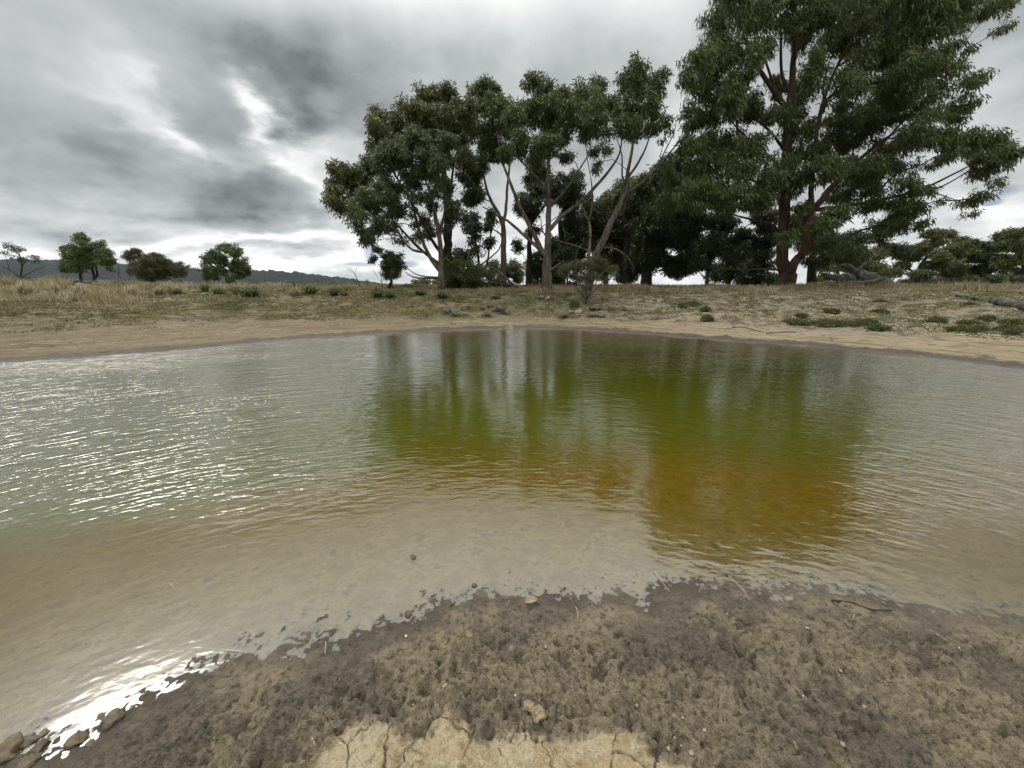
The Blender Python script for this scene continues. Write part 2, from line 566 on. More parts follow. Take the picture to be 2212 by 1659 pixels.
def mat_ground():
    m, k = new_mat('ground')
    P = k.pos()
    A = k.attr('zA')
    B = k.attr('zB')
    dry, beach, bank = k.sep(A.outputs['Color'])
    field = A.outputs['Alpha']
    wet, under, crack = k.sep(B.outputs['Color'])
    s = B.outputs['Alpha']
    n1 = k.noise(P, 1.6, 4, .55)
    n2 = k.noise(P, 7.0, 5, .6)
    n3 = k.noise(P, 38.0, 5, .65)
    n4 = k.noise(P, 160.0, 3, .6)
    px, py, pz = k.sep(P)
    # wet mud of the near shore
    blot = k.math('MULTIPLY_ADD', n2, .55, k.math('MULTIPLY', n1, .75))
    mud = k.mix(k.ramp(blot, .58, .72), (.255, .206, .134), (.134, .110, .080))
    mud = k.mix(k.ramp(n2, .52, .66, 0, .6), mud, (.175, .138, .090))
    mud = k.mix(k.ramp(n3, .52, .64, 0, .75), mud, (.052, .041, .029))
    mud = k.mix(k.math('MULTIPLY', crack, .5), mud, (.04, .032, .024))  # moist cracks, with the shade of their depth also painted into the colour
    mud = k.mix(k.ramp(n4, .60, .78, 0, .5), mud, (.23, .185, .11))
    # dried pale crust
    clay = k.mix(k.ramp(n2, .38, .62), (.47, .39, .255), (.40, .31, .175))
    clay = k.mix(k.ramp(n3, .5, .72, 0, .7), clay, (.60, .53, .38))
    clay = k.mix(k.ramp(n4, .52, .75, 0, .55), clay, (.22, .155, .08))
    clay = k.mix(k.math('MULTIPLY', crack, .75), clay, (.10, .075, .045))  # shade inside the plate cracks painted into the clay colour, over moist soil
    col = k.mix(dry, mud, clay)
    # golden beach with streaks that follow the old waterlines
    along = k.xyz(k.math('MULTIPLY_ADD', k.noise(P, 1.1, 3, .6), 1.6, k.math('MULTIPLY', s, 4.4)), k.math('MULTIPLY', px, .30), k.math('MULTIPLY', py, .22))
    st = k.noise(along, 1.5, 6, .68, .3)
    bcol = k.mix(k.ramp(st, .40, .58), (.140, .104, .056), (.245, .190, .112))
    bcol = k.mix(k.ramp(st, .60, .68, 0, .9), bcol, (.42, .36, .245))
    bcol = k.mix(k.ramp(n2, .50, .70, 0, .75), bcol, (.115, .080, .036))
    bcol = k.mix(k.ramp(k.noise(P, 17, 4, .65), .52, .68, 0, .6), bcol, (.085, .062, .030))
    paler = k.ramp(px, 1.0, 9.0)
    bcol = k.mix(k.math('MULTIPLY', paler, k.ramp(st, .35, .6, .15, .75)), bcol, (.38, .31, .20))
    col = k.mix(beach, col, bcol)
    # grazed bank: dead turf, bare grey soil, green patches
    g1 = k.noise(P, .55, 4, .6)
    g2 = k.noise(P, 2.3, 5, .62)
    bk = k.mix(k.ramp(g2, .38, .62), (.105, .080, .046), (.215, .170, .095))
    bk = k.mix(k.ramp(g1, .46, .60, 0, .75), bk, (.115, .112, .050))
    bk = k.mix(k.math('MULTIPLY', paler, k.ramp(g2, .42, .58, 0, .85)), bk, (.33, .275, .20))
    bk = k.mix(k.ramp(n2, .54, .72, 0, .6), bk, (.052, .042, .025))
    bk = k.mix(k.ramp(k.noise(P, 21, 4, .7), .58, .68, 0, .8), bk, (.34, .29, .21))
    col = k.mix(bank, col, bk)
    fl = k.mix(k.ramp(k.noise(P, .09, 4, .6), .42, .62), (.34, .28, .135), (.235, .22, .095))
    col = k.mix(field, col, fl)
    # pond floor: orange silt, dark waterlogged clods
    n5 = k.noise(k.mapping(P, scale=(1, 1, 0)), 5.5, 5, .62)
    bot = k.mix(k.ramp(n5, .40, .62), (.285, .212, .078), (.400, .310, .150))
    bot = k.mix(k.ramp(k.math('MULTIPLY_ADD', n3, .25, n5), .66, .80, 0, .62), bot, (.075, .056, .034))
    bot = k.mix(k.ramp(n3, .58, .72, 0, .5), bot, (.075, .052, .027))
    col = k.mix(k.ramp(under, .0, .003), col, bot)
    col = k.mix(k.math('MULTIPLY', wet, .8), col, (.050, .038, .028))
    rough = k.ramp(wet, 0, 1, .93, .70)
    rough = k.math('SUBTRACT', rough, k.math('MULTIPLY', k.ramp(blot, .52, .72, .04, .26), k.math('SUBTRACT', 1.0, k.math('MAXIMUM', dry, k.math('MAXIMUM', beach, k.math('MAXIMUM', bank, field))), clamp=True)))
    bn = k.bump(k.math('ADD', n3, k.math('MULTIPLY', n4, .6)), .030, 1.0)
    bn = k.bump(k.math('MULTIPLY', k.noise(P, 5, 5, .7), k.math('MAXIMUM', bank, k.math('MULTIPLY', beach, .5))), .10, .7, bn)
    b = principled(k, col, rough, bn, .35)
    k.l.new(b.outputs[0], k.out.inputs[0])
    return m


def mat_water():
    m, k = new_mat('water')
    P = k.pos()
    A = k.attr('wA')
    depth, rip, shore = k.sep(A.outputs['Color'])
    px, py, pz = k.sep(P)
    # short-crested wind ripples that run in towards the near shore
    yy = k.math('ADD', py, 1.6)
    r = k.math('SQRT', k.math('ADD', k.math('MULTIPLY', px, px), k.math('MULTIPLY', yy, yy)))
    t = k.math('ARCTAN2', px, yy)
    wv = k.vmath('SCALE', k.vmath('SUBTRACT', k.noise(P, 1.1, 2, .5, out='Color'), (.5, .5, .5)), sc=1.6)
    c1 = k.vmath('ADD', k.xyz(k.math('MULTIPLY', r, 17.0), k.math('MULTIPLY', t, 26.0), 0), wv)
    w1 = k.noise(c1, 1.0, 1.5, .45, .15)
    c2 = k.vmath('ADD', k.xyz(k.math('MULTIPLY', r, 7.0), k.math('MULTIPLY', t, 17.0), 3.0), wv)
    w2 = k.noise(c2, 1.0, 2, .5, .1)
    c3 = k.mapping(P, rot=(0, 0, .45), scale=(13, 30, 1))
    w3 = k.noise(c3, 1.0, 2, .5, .2)
    c4 = k.mapping(P, rot=(0, 0, -.5), scale=(12, 27, 1))
    w4 = k.noise(c4, 1.0, 2, .5, .2)
    h = k.math('ADD', w1, k.math('MULTIPLY', w2, 1.2))
    h = k.math('ADD', h, k.math('MULTIPLY', w3, .3))
    h = k.math('ADD', h, k.math('MULTIPLY', w4, .3))
    h = k.math('MULTIPLY', k.math('SUBTRACT', h, 1.4), rip)
    bn = k.bump(h, .0080, 1.0)
    fr = k.n.new('ShaderNodeFresnel')
    fr.inputs[0].default_value = 1.5
    k.l.new(bn, fr.inputs['Normal'])
    gl = k.n.new('ShaderNodeBsdfGlossy')
    gl.inputs['Roughness'].default_value = .09
    k.l.new(bn, gl.inputs['Normal'])

    def ext(c):
        return k.math('POWER', 2.71828, k.math('MULTIPLY', depth, -c))
    tr = k.n.new('ShaderNodeBsdfTransparent')
    k.put(tr.inputs[0], k.xyz(ext(2.1), ext(2.7), ext(11.0)))
    body = k.n.new('ShaderNodeBsdfDiffuse')
    bc = k.mix(k.ramp(depth, .08, .30), (.135, .092, .008), (.048, .060, .003))
    op = k.math('SUBTRACT', 1.0, k.math('POWER', 2.71828, k.math('MULTIPLY', k.math('MULTIPLY', depth, depth), -16.0)))
    k.put(body.inputs[0], k.vmath('SCALE', bc, sc=op))
    ad = k.n.new('ShaderNodeAddShader')
    k.l.new(tr.outputs[0], ad.inputs[0])
    k.l.new(body.outputs[0], ad.inputs[1])
    mx = k.n.new('ShaderNodeMixShader')
    k.put(mx.inputs[0], k.math('MINIMUM', k.math('MULTIPLY', fr.outputs[0], 1.95), .93))
    k.l.new(ad.outputs[0], mx.inputs[1])
    k.l.new(gl.outputs[0], mx.inputs[2])
    k.l.new(mx.outputs[0], k.out.inputs[0])
    return m


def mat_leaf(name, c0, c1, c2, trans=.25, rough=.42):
    """leaf tint varies by twig and by leaf; palest at c2"""
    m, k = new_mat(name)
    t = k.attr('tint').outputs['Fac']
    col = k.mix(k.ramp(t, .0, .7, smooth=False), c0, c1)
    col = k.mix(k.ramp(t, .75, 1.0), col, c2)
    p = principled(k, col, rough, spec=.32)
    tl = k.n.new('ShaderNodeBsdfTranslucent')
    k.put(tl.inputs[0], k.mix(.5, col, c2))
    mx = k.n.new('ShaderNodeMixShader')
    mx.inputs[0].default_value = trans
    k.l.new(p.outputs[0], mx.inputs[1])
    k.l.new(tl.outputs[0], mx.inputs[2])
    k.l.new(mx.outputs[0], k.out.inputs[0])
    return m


def mat_bark(name, c0, c1, c2, sc=6.0):
    m, k = new_mat(name)
    P = k.pos()
    st = k.noise(k.mapping(P, scale=(sc, sc, sc * .16)), 1.0, 5, .65, .4)
    big = k.noise(P, 1.3, 3, .6)
    col = k.mix(k.ramp(st, .36, .62), c0, c1)
    col = k.mix(k.ramp(big, .5, .68, 0, .8), col, c2)
    bn = k.bump(st, .05, .8)
    b = principled(k, col, .9, bn, .2)
    k.l.new(b.outputs[0], k.out.inputs[0])
    return m


def mat_plain(name, c0, c1, sc=8.0, rough=.9, bump=.01, spec=.3, stretch=(1, 1, 1)):
    m, k = new_mat(name)
    P = k.mapping(k.pos(), scale=stretch)
    n = k.noise(P, sc, 5, .62)
    n2 = k.noise(P, sc * 5, 3, .6)
    col = k.mix(k.ramp(n, .36, .64), c0, c1)
    col = k.mix(k.ramp(n2, .5, .75, 0, .5), col, tuple(c * .5 for c in c0))
    b = principled(k, col, rough, k.bump(n2, bump, .8), spec)
    k.l.new(b.outputs[0], k.out.inputs[0])
    return m


def mat_tint(name, stops, rough=.8, trans=.2):
    """colour picked per blade or leaf from its tint value"""
    m, k = new_mat(name)
    t = k.attr('tint').outputs['Fac']
    n = k.n.new('ShaderNodeValToRGB')
    k.l.new(t, n.inputs[0])
    e = n.color_ramp.elements
    while len(e) < len(stops):
        e.new(.5)
    for i, (p, c) in enumerate(stops):
        e[i].position = p
        e[i].color = (*c, 1)
    p = principled(k, n.outputs[0], rough, spec=.2)
    tl = k.n.new('ShaderNodeBsdfTranslucent')
    k.l.new(n.outputs[0], tl.inputs[0])
    mx = k.n.new('ShaderNodeMixShader')
    mx.inputs[0].default_value = trans
    k.l.new(p.outputs[0], mx.inputs[1])
    k.l.new(tl.outputs[0], mx.inputs[2])
    k.l.new(mx.outputs[0], k.out.inputs[0])
    return m


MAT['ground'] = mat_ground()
MAT['water'] = mat_water()
MAT['leaf_olive'] = mat_leaf('leaf_olive', (.044, .056, .016), (.092, .108, .031), (.175, .185, .057))
MAT['leaf_blue'] = mat_leaf('leaf_blue', (.040, .056, .022), (.086, .110, .046), (.170, .190, .088))
MAT['leaf_green'] = mat_leaf('leaf_green', (.033, .053, .014), (.072, .102, .027), (.165, .195, .058))
MAT['leaf_dark'] = mat_leaf('leaf_dark', (.018, .029, .009), (.038, .055, .015), (.085, .105, .030))
MAT['leaf_scrub'] = mat_leaf('leaf_scrub', (0.050, 0.050, 0.022), (0.094, 0.090, 0.043), (0.138, 0.131, 0.062))
MAT['bark_pale'] = mat_bark('bark_pale', (.050, .043, .035), (.150, .130, .105), (.080, .056, .040))
MAT['bark_red'] = mat_bark('bark_red', (.022, .015, .011), (.070, .042, .027), (.058, .046, .036), 5)
MAT['bark_dark'] = mat_bark('bark_dark', (.020, .016, .012), (.050, .040, .030), (.035, .028, .02))
MAT['deadwood'] = mat_bark('deadwood', (.040, .036, .032), (.135, .122, .106), (.075, .067, .058), 9)
MAT['rock'] = mat_plain('basalt_rock', (.045, .040, .038), (.11, .095, .082), 5, .9, .03)
MAT['rock_brown'] = mat_plain('brown_rock', (.10, .075, .055), (.19, .15, .115), 5, .9, .03)
MAT['clod'] = mat_plain('mud_clod', (.085, .068, .048), (.15, .115, .068), 30, .8, .006)
MAT['clod_dry'] = mat_plain('dry_clod', (.20, .155, .090), (.28, .22, .135), 35, .9, .006)
MAT['pebble'] = mat_plain('pale_pebble', (.22, .178, .122), (.32, .265, .19), 60, .8, .002)
MAT['chip'] = mat_plain('white_chip', (.46, .42, .35), (.60, .56, .49), 80, .7, .001)
MAT['deadleaf'] = mat_plain('dead_leaf', (.20, .140, .100), (.29, .21, .16), 60, .7, .002)
MAT['straw'] = mat_plain('straw', (.48, .40, .24), (.62, .54, .36), 40, .8, .001)
MAT['grass'] = mat_tint('dry_grass', [(0, (.105, .120, .036)), (.22, (.150, .145, .052)), (.45, (.205, .170, .088)), (.75, (.30, .252, .145)), (1, (.43, .38, .25))])
MAT['turf'] = mat_tint('short_turf', [(0, (.075, .095, .028)), (.35, (.12, .13, .045)), (.6, (.20, .165, .08)), (1, (.31, .255, .14))])
MAT['tussock'] = mat_tint('green_tussock', [(0, (.045, .075, .022)), (.5, (.085, .115, .040)), (.85, (.14, .165, .065)), (1, (.30, .27, .13))])
MAT['weed'] = mat_tint('green_weed', [(0, (.050, .066, .024)), (.5, (.090, .110, .040)), (.8, (.135, .145, .058)), (1, (.20, .17, .09))])
MAT['hill'] = None


# ------------------------------------------------------------------ wood and leaves
def tube(path, rad, sides=8, rough=0.0):
    """continuous tube along a path; returns verts, quads"""
    path = np.asarray(path, float)
    rad = np.asarray(rad, float)
    n = len(path)
    tn = np.gradient(path, axis=0)
    tn /= np.linalg.norm(tn, axis=1)[:, None] + 1e-9
    up = np.array([0.3, 1.0, 0.1])
    a = np.cross(tn, up)
    a /= np.linalg.norm(a, axis=1)[:, None] + 1e-9
    b = np.cross(tn, a)
    ph = np.linspace(0, 2 * np.pi, sides, endpoint=False)
    rr = rad[:, None] * (1 + rough * (rng.random((n, sides)) - .5))
    v = path[:, None] + rr[..., None] * (np.cos(ph)[None, :, None] * a[:, None] + np.sin(ph)[None, :, None] * b[:, None])
    idx = np.arange(n * sides).reshape(n, sides)
    q = np.stack([idx[:-1], np.roll(idx[:-1], -1, 1), np.roll(idx[1:], -1, 1), idx[1:]], -1).reshape(-1, 4)
    v = v.reshape(-1, 3)
    v = np.vstack([v, path[-1] + tn[-1] * rad[-1] * .3, path[0]])
    t1 = np.stack([idx[-1], np.roll(idx[-1], -1), np.full(sides, n * sides)], 1)
    t0 = np.stack([np.roll(idx[0], -1), idx[0], np.full(sides, n * sides + 1)], 1)
    return v, q, np.vstack([t1, t0])


class Geo:
    def __init__(s):
        s.v, s.f4, s.f3, s.n = [], [], [], 0

    def add(s, v, q=None, t=None):
        if q is not None and len(q):
            s.f4.append(np.asarray(q) + s.n)
        if t is not None and len(t):
            s.f3.append(np.asarray(t) + s.n)
        s.v.append(v)
        s.n += len(v)

    def obj(s, name, mat, parent=None, origin=None, **kw):
        v = np.vstack(s.v)
        if origin is not None:
            v = v - np.asarray(origin)
        fs = []
        if s.f4:
            fs.append(np.vstack(s.f4))
        if s.f3:
            fs.append(np.vstack(s.f3))
        return mesh(name, v, fs, mat, parent=parent, **kw)


def smooth_path(p, r, step, jit=0.0):
    """Catmull-Rom through the points, resampled about every step metres"""
    p = np.asarray(p, float)
    r = np.asarray(r, float)
    if len(p) == 2:
        p = np.vstack([p[0], (p[0] + p[1]) / 2, p[1]])
        r = np.array([r[0], (r[0] + r[1]) / 2, r[1]])
    e = np.vstack([2 * p[0] - p[1], p, 2 * p[-1] - p[-2]])
    P, R = [], []
    for i in range(len(p) - 1):
        n = max(2, int(np.linalg.norm(p[i + 1] - p[i]) / step))
        t = np.linspace(0, 1, n, endpoint=False)[:, None]
        a, b, c, d_ = e[i], e[i + 1], e[i + 2], e[i + 3]
        P.append(.5 * (2 * b + (c - a) * t + (2 * a - 5 * b + 4 * c - d_) * t ** 2 + (3 * b - a - 3 * c + d_) * t ** 3))
        R.append(r[i] + (r[i + 1] - r[i]) * t[:, 0])
    P = np.vstack(P + [p[-1:]])
    R = np.concatenate(R + [r[-1:]])
    if jit:
        j = rng.normal(0, 1, P.shape) * (R * jit)[:, None]
        j[0] = 0
        P = P + j
    return P, R


def frusta(p0, p1, r0, r1, sides=4):
    """many separate tapered twigs at once"""
    dn = p1 - p0
    dn = dn / (np.linalg.norm(dn, axis=1)[:, None] + 1e-9)
    a = np.cross(dn, np.array([.37, .51, .77]))
    a /= np.linalg.norm(a, axis=1)[:, None] + 1e-9
    b = np.cross(dn, a)
    ph = np.linspace(0, 2 * np.pi, sides, endpoint=False)
    ring = np.cos(ph)[None, :, None] * a[:, None] + np.sin(ph)[None, :, None] * b[:, None]
    v = np.concatenate([p0[:, None] + ring * r0[:, None, None], p1[:, None] + ring * r1[:, None, None]], 1)
    m = len(p0)
    base = (np.arange(m) * 2 * sides)[:, None]
    i = np.arange(sides)
    q = np.stack([base + i, base + (i + 1) % sides, base + sides + (i + 1) % sides, base + sides + i], -1).reshape(-1, 4)
    return v.reshape(-1, 3), q


def leaves(centres, rc, n, L, W, droop=.7, wind=(0, 0, 0), tint=None, flat=.75):
    """n leaves round every twig end"""
    m = len(centres)
    rc = np.broadcast_to(np.asarray(rc, float), (m,))
    c = np.repeat(centres, n, 0)
    rr = np.repeat(rc, n)
    off = rng.normal(0, 1, (m * n, 3))
    off /= np.linalg.norm(off, axis=1)[:, None]
    off *= (rng.random(m * n) ** .45 * rr)[:, None]
    off[:, 2] *= flat
    base = c + off
    d = rng.normal(0, .55, (m * n, 3)) + np.array([0, 0, -droop]) + np.array(wind) + off / rr[:, None] * .35
    d /= np.linalg.norm(d, axis=1)[:, None]
    s = np.cross(d, rng.normal(0, 1, (m * n, 3)))
    s /= np.linalg.norm(s, axis=1)[:, None] + 1e-9
    ln = L * (.6 + .8 * rng.random(m * n))[:, None]
    wd = W * (.7 + .6 * rng.random(m * n))[:, None]
    mid = base + d * ln * .45
    v = np.stack([base, mid + s * wd * .5, base + d * ln, mid - s * wd * .5], 1).reshape(-1, 3)
    q = np.arange(m * n * 4).reshape(-1, 4)
    if tint is None:
        tint = rng.random(m)
    tt = np.clip(np.repeat(tint, n) * .75 + rng.random(m * n) * .35 - .05, 0, 1)
    return v, q, np.repeat(tt, 4)


def tree(name, label, cat, Y, T, limbs, blobs, bark, leaf, group=None, cr=.45, dens=1.0, L=.26, W=.055, lai=2.0,
         depth=2.5, droop=.7, wind=(0, 0, 0), bf=.35, spread=1.0, twig=.012, crown='crown', hold=None, flat=.75, tint0=0.0):
    """T: survey transform (u0, v0, scale). limbs: [(parts), ...] of (x, y, r[, dY]); blobs: (x, y, rx, ry[, weight])."""
    u0, v0, sc = T

    def W3(x, y, dY=0.0):
        return at(u0 + x * sc, v0 + y * sc, Y + dY)
    base = W3(*limbs[0][0][:2])
    base[2] = gz(base[0], base[1]) - .05
    cr = cr * .78
    root = thing(name, base, label, cat, group)
    P0 = [base]
    wood = Geo()
    nodes, par, nr, plen = [], [], [], []
    first = True
    for lb in limbs:
        pts = [W3(p[0], p[1], p[3] if len(p) > 3 else 0.0) for p in lb]
        rad = [p[2] for p in lb]
        if first:
            pts[0] = base.copy()
        else:                                   # start the limb on the wood that is already there
            arr = np.array(nodes)
            j = int(np.argmin(np.linalg.norm(arr - pts[0], axis=1)))
            if np.linalg.norm(arr[j] - pts[0]) < 1.6:
                pts[0] = arr[j].copy()
        # wander in depth so that a limb is not flat
        pd = np.cumsum(rng.normal(0, .30, len(pts))) * min(1, depth / 2.5)
        for i in range(1, len(pts)):
            if len(lb[i]) <= 3 and not first:
                q = W3(lb[i][0], lb[i][1], pd[i])
                pts[i] = q
        pp, rr = smooth_path(pts, rad, .35, .10)
        if first:
            fl = np.exp(-np.linspace(0, 6, len(pp)))
            rr = rr * (1 + .12 * fl)
        sides = 12 if rr[0] > .22 else 7
        wood.add(*tube(pp, rr, sides, .18))
        n0 = len(nodes)
        for i in range(len(pp)):
            if i == 0:
                pj = -1 if first else int(np.argmin(np.linalg.norm(np.array(nodes[:n0]) - pp[0], axis=1)))
            else:
                pj = len(nodes) - 1
            nodes.append(pp[i])
            par.append(pj)
            nr.append(rr[i])
            plen.append(0 if pj < 0 else plen[pj] + np.linalg.norm(pp[i] - nodes[pj]))
        first = False
    nl = len(nodes)
    # twig ends, spread through the volume of every foliage mass
    att, tnt = [], []
    for b in blobs:
        x, y, rx, ry = b[:4]
        rx, ry = rx * rng.uniform(.9, 1.15), ry * rng.uniform(.95, 1.4)
        x, y = x + rng.normal(0, .26) * rx, y + rng.normal(0, .30) * ry
        wgt = b[4] if len(b) > 4 else 1.0
        c = W3(x, y, rng.uniform(-1, 1) * depth)
        ax = np.linalg.norm(W3(x + rx, y) - W3(x, y))
        az_ = np.linalg.norm(W3(x, y + ry) - W3(x, y))
        n = max(2, int(dens * wgt * 4.2 * ax * az_ / (cr * cr)))
        o = rng.normal(0, 1, (n, 3))
        o /= np.linalg.norm(o, axis=1)[:, None]
        o *= (rng.random(n) ** .40 * np.where(rng.random(n) < .14, rng.uniform(1.1, 1.45, n), 1.0))[:, None]
        ex = max(.2, ax - cr * .30)
        ez = max(.2, az_ - cr * .25)
        att.append(c + o * np.array([ex, spread * .5 * (ex + ez), ez]))
        tnt.append(np.clip(rng.normal(.42 + tint0, .12) + .22 * o[:, 2] + rng.normal(0, .12, n), 0, 1))  # random leaf tint, paler towards the top of each foliage mass
    if att:
        att = np.vstack(att)
        tnt = np.concatenate(tnt)
        gmin = terrain(att[:, 0], att[:, 1], False) + .25
        att[:, 2] = np.maximum(att[:, 2], gmin)
        # join every twig end to the growing skeleton: short, direct, upward branches
        N = len(att)
        nd = np.array(nodes)
        pl = np.array(plen)
        best = np.full(N, 1e9)
        bj = np.zeros(N, int)

        def upd(j0, pts, pls):
            for jj in range(len(pts)):
                dv = att - pts[jj]
                dist = np.linalg.norm(dv, axis=1)
                cost = dist * (1 + .9 * np.clip(-dv[:, 2] / (dist + 1e-6), 0, 1)) + bf * pls[jj]
                w_ = cost < best
                best[w_] = cost[w_]
                bj[w_] = j0 + jj
        upd(0, nd, pl)
        done = np.zeros(N, bool)
        for _ in range(N):
            cst = np.where(done, 1e12, best)
            i = int(np.argmin(cst))
            done[i] = True
            pj = int(bj[i])
            nodes.append(att[i])
            par.append(pj)
            plen.append(plen[pj] + np.linalg.norm(att[i] - nodes[pj]))
            upd(len(nodes) - 1, [att[i]], [plen[-1]])
        M = len(nodes)
        nodes_a = np.array(nodes)
        par_a = np.array(par)
        acc = np.zeros(M)
        for i in range(M - 1, nl - 1, -1):
            own = max(acc[i], twig ** 2.2)
            acc[i] = own
            if par_a[i] >= nl:
                acc[par_a[i]] += own
        rad = acc ** (1 / 2.2)
        i = np.arange(nl, M)
        pj = par_a[i]
        p0, p1 = nodes_a[pj], nodes_a[i]
        r1 = rad[i]
        r0 = np.where(pj >= nl, np.minimum(rad[pj], r1 * 1.6), r1 * 1.25)
        lim = np.where(pj < nl, np.array(nr + [0] * (M - nl))[pj] * .75, 9)
        r0 = np.minimum(r0, np.maximum(lim, twig))
        r1 = np.minimum(r1, r0)
        ln = np.linalg.norm(p1 - p0, axis=1)[:, None]
        m1 = p0 * .66 + p1 * .34 + rng.normal(0, .06, p0.shape) * ln + np.array([0, 0, .06]) * ln
        m2 = p0 * .33 + p1 * .67 + rng.normal(0, .06, p0.shape) * ln + np.array([0, 0, .05]) * ln
        ra, rb = r0 * .67 + r1 * .33, r0 * .33 + r1 * .67
        wood.add(*frusta(p0, m1, r0, ra, 5))
        wood.add(*frusta(m1, m2, ra, rb, 5))
        wood.add(*frusta(m2, p1, rb, r1, 5))
        nleaf = max(4, int(lai * math.pi * cr * cr / (L * W * .55)))
        v, q, t = leaves(att, cr * (.8 + .45 * rng.random(N)), nleaf, L, W, droop, wind, tnt, flat)
        mesh(crown, v - base, q, leaf, {'tint': ('FLOAT', t)}, parent=root)
    wood.obj('trunk', bark, root, base, smooth=True)
    return root


T1 = (702.2, 164.6, .29093)
T2 = (1042.4, 109.7, .32406)
T3 = (1453.8, 0, .23154)
T4 = (1453.8, 329.2, .21081)
T5 = (1755.6, 0, .29755)
T6 = (1810.4, 438.9, .18155)
C7 = (1371.5, 0, .3968)
C1 = (0, 466.3, .24802)
C2 = (493.7, 466.3, .24802)
C3 = (932.6, 466.3, .24802)
R3 = (1700.7, 466.3, .23114)

#@@BUILD
build_ground()
# ------------------------------------------------------------------ trees beyond the far bank
GUM = 'gum trees on the far bank'
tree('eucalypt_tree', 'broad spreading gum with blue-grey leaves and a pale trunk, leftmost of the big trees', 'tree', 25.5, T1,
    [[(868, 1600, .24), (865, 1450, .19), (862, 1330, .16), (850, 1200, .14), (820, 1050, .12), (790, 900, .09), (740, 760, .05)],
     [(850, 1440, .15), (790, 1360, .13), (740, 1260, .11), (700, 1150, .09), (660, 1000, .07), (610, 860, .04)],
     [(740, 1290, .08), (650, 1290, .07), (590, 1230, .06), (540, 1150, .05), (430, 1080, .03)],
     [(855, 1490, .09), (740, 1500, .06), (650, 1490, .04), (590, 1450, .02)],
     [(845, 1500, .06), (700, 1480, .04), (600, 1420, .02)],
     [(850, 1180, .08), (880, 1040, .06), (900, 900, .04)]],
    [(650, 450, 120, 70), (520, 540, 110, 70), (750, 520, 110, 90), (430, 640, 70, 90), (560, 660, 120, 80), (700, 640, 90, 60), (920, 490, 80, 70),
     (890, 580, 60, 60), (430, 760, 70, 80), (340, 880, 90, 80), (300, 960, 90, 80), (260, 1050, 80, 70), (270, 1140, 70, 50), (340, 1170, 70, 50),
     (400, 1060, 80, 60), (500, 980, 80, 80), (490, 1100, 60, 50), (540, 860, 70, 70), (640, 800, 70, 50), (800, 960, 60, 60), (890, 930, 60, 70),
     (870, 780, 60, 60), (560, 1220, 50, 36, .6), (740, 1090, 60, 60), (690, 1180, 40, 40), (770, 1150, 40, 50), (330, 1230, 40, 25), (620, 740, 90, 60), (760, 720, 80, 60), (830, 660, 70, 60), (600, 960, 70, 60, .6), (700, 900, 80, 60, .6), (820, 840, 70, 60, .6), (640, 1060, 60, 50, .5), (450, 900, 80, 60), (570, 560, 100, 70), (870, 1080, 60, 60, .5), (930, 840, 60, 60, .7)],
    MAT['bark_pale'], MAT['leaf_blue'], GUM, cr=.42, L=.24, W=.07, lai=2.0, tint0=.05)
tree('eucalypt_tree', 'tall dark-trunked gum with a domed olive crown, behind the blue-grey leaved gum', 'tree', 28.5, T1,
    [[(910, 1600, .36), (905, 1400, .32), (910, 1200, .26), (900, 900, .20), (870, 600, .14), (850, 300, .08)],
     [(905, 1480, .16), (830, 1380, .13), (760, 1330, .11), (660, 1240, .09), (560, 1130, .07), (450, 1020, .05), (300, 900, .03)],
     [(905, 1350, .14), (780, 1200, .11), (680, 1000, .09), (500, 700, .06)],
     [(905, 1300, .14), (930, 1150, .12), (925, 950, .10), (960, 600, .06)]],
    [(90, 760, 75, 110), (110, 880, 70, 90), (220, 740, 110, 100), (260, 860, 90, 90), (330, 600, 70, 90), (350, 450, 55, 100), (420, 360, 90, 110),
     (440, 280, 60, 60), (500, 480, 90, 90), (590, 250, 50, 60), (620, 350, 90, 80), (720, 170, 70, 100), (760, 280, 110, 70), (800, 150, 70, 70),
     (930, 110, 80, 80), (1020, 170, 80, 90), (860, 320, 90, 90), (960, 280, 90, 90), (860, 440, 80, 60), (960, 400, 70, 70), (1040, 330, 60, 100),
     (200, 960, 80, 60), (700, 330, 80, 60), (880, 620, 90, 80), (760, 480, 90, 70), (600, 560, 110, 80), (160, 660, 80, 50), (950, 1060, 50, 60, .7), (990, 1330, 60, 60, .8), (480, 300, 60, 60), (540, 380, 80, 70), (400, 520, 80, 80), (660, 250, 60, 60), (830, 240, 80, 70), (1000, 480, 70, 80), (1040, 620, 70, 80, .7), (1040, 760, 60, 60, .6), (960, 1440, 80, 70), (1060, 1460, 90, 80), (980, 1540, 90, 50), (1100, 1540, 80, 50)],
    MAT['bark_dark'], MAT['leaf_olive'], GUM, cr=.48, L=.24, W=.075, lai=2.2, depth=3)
tree('eucalypt_tree', 'slender grey-trunked gum standing between the spreading gum and the many-stemmed gum', 'tree', 29.5, T2,
    [[(140, 1610, .26), (140, 1480, .22), (140, 1350, .20), (136, 1170, .17), (100, 1080, .13), (40, 960, .09), (0, 800, .06)],
     [(136, 1170, .13), (155, 1060, .11), (165, 900, .09), (180, 700, .06), (120, 500, .04)],
     [(140, 1230, .06), (70, 1190, .04), (-40, 1150, .02)]],
    [(60, 260, 90, 70), (40, 400, 110, 100), (120, 330, 70, 70), (30, 530, 80, 80), (120, 480, 90, 80), (60, 640, 90, 70), (-60, 560, 80, 80),
     (-90, 760, 80, 70), (-50, 860, 70, 60), (-100, 960, 70, 60), (-62, 924, 70, 60), (10, 760, 60, 60, .7), (150, 640, 60, 60)],
    MAT['bark_pale'], MAT['leaf_green'], GUM, cr=.46, L=.25, W=.075, lai=2.1)
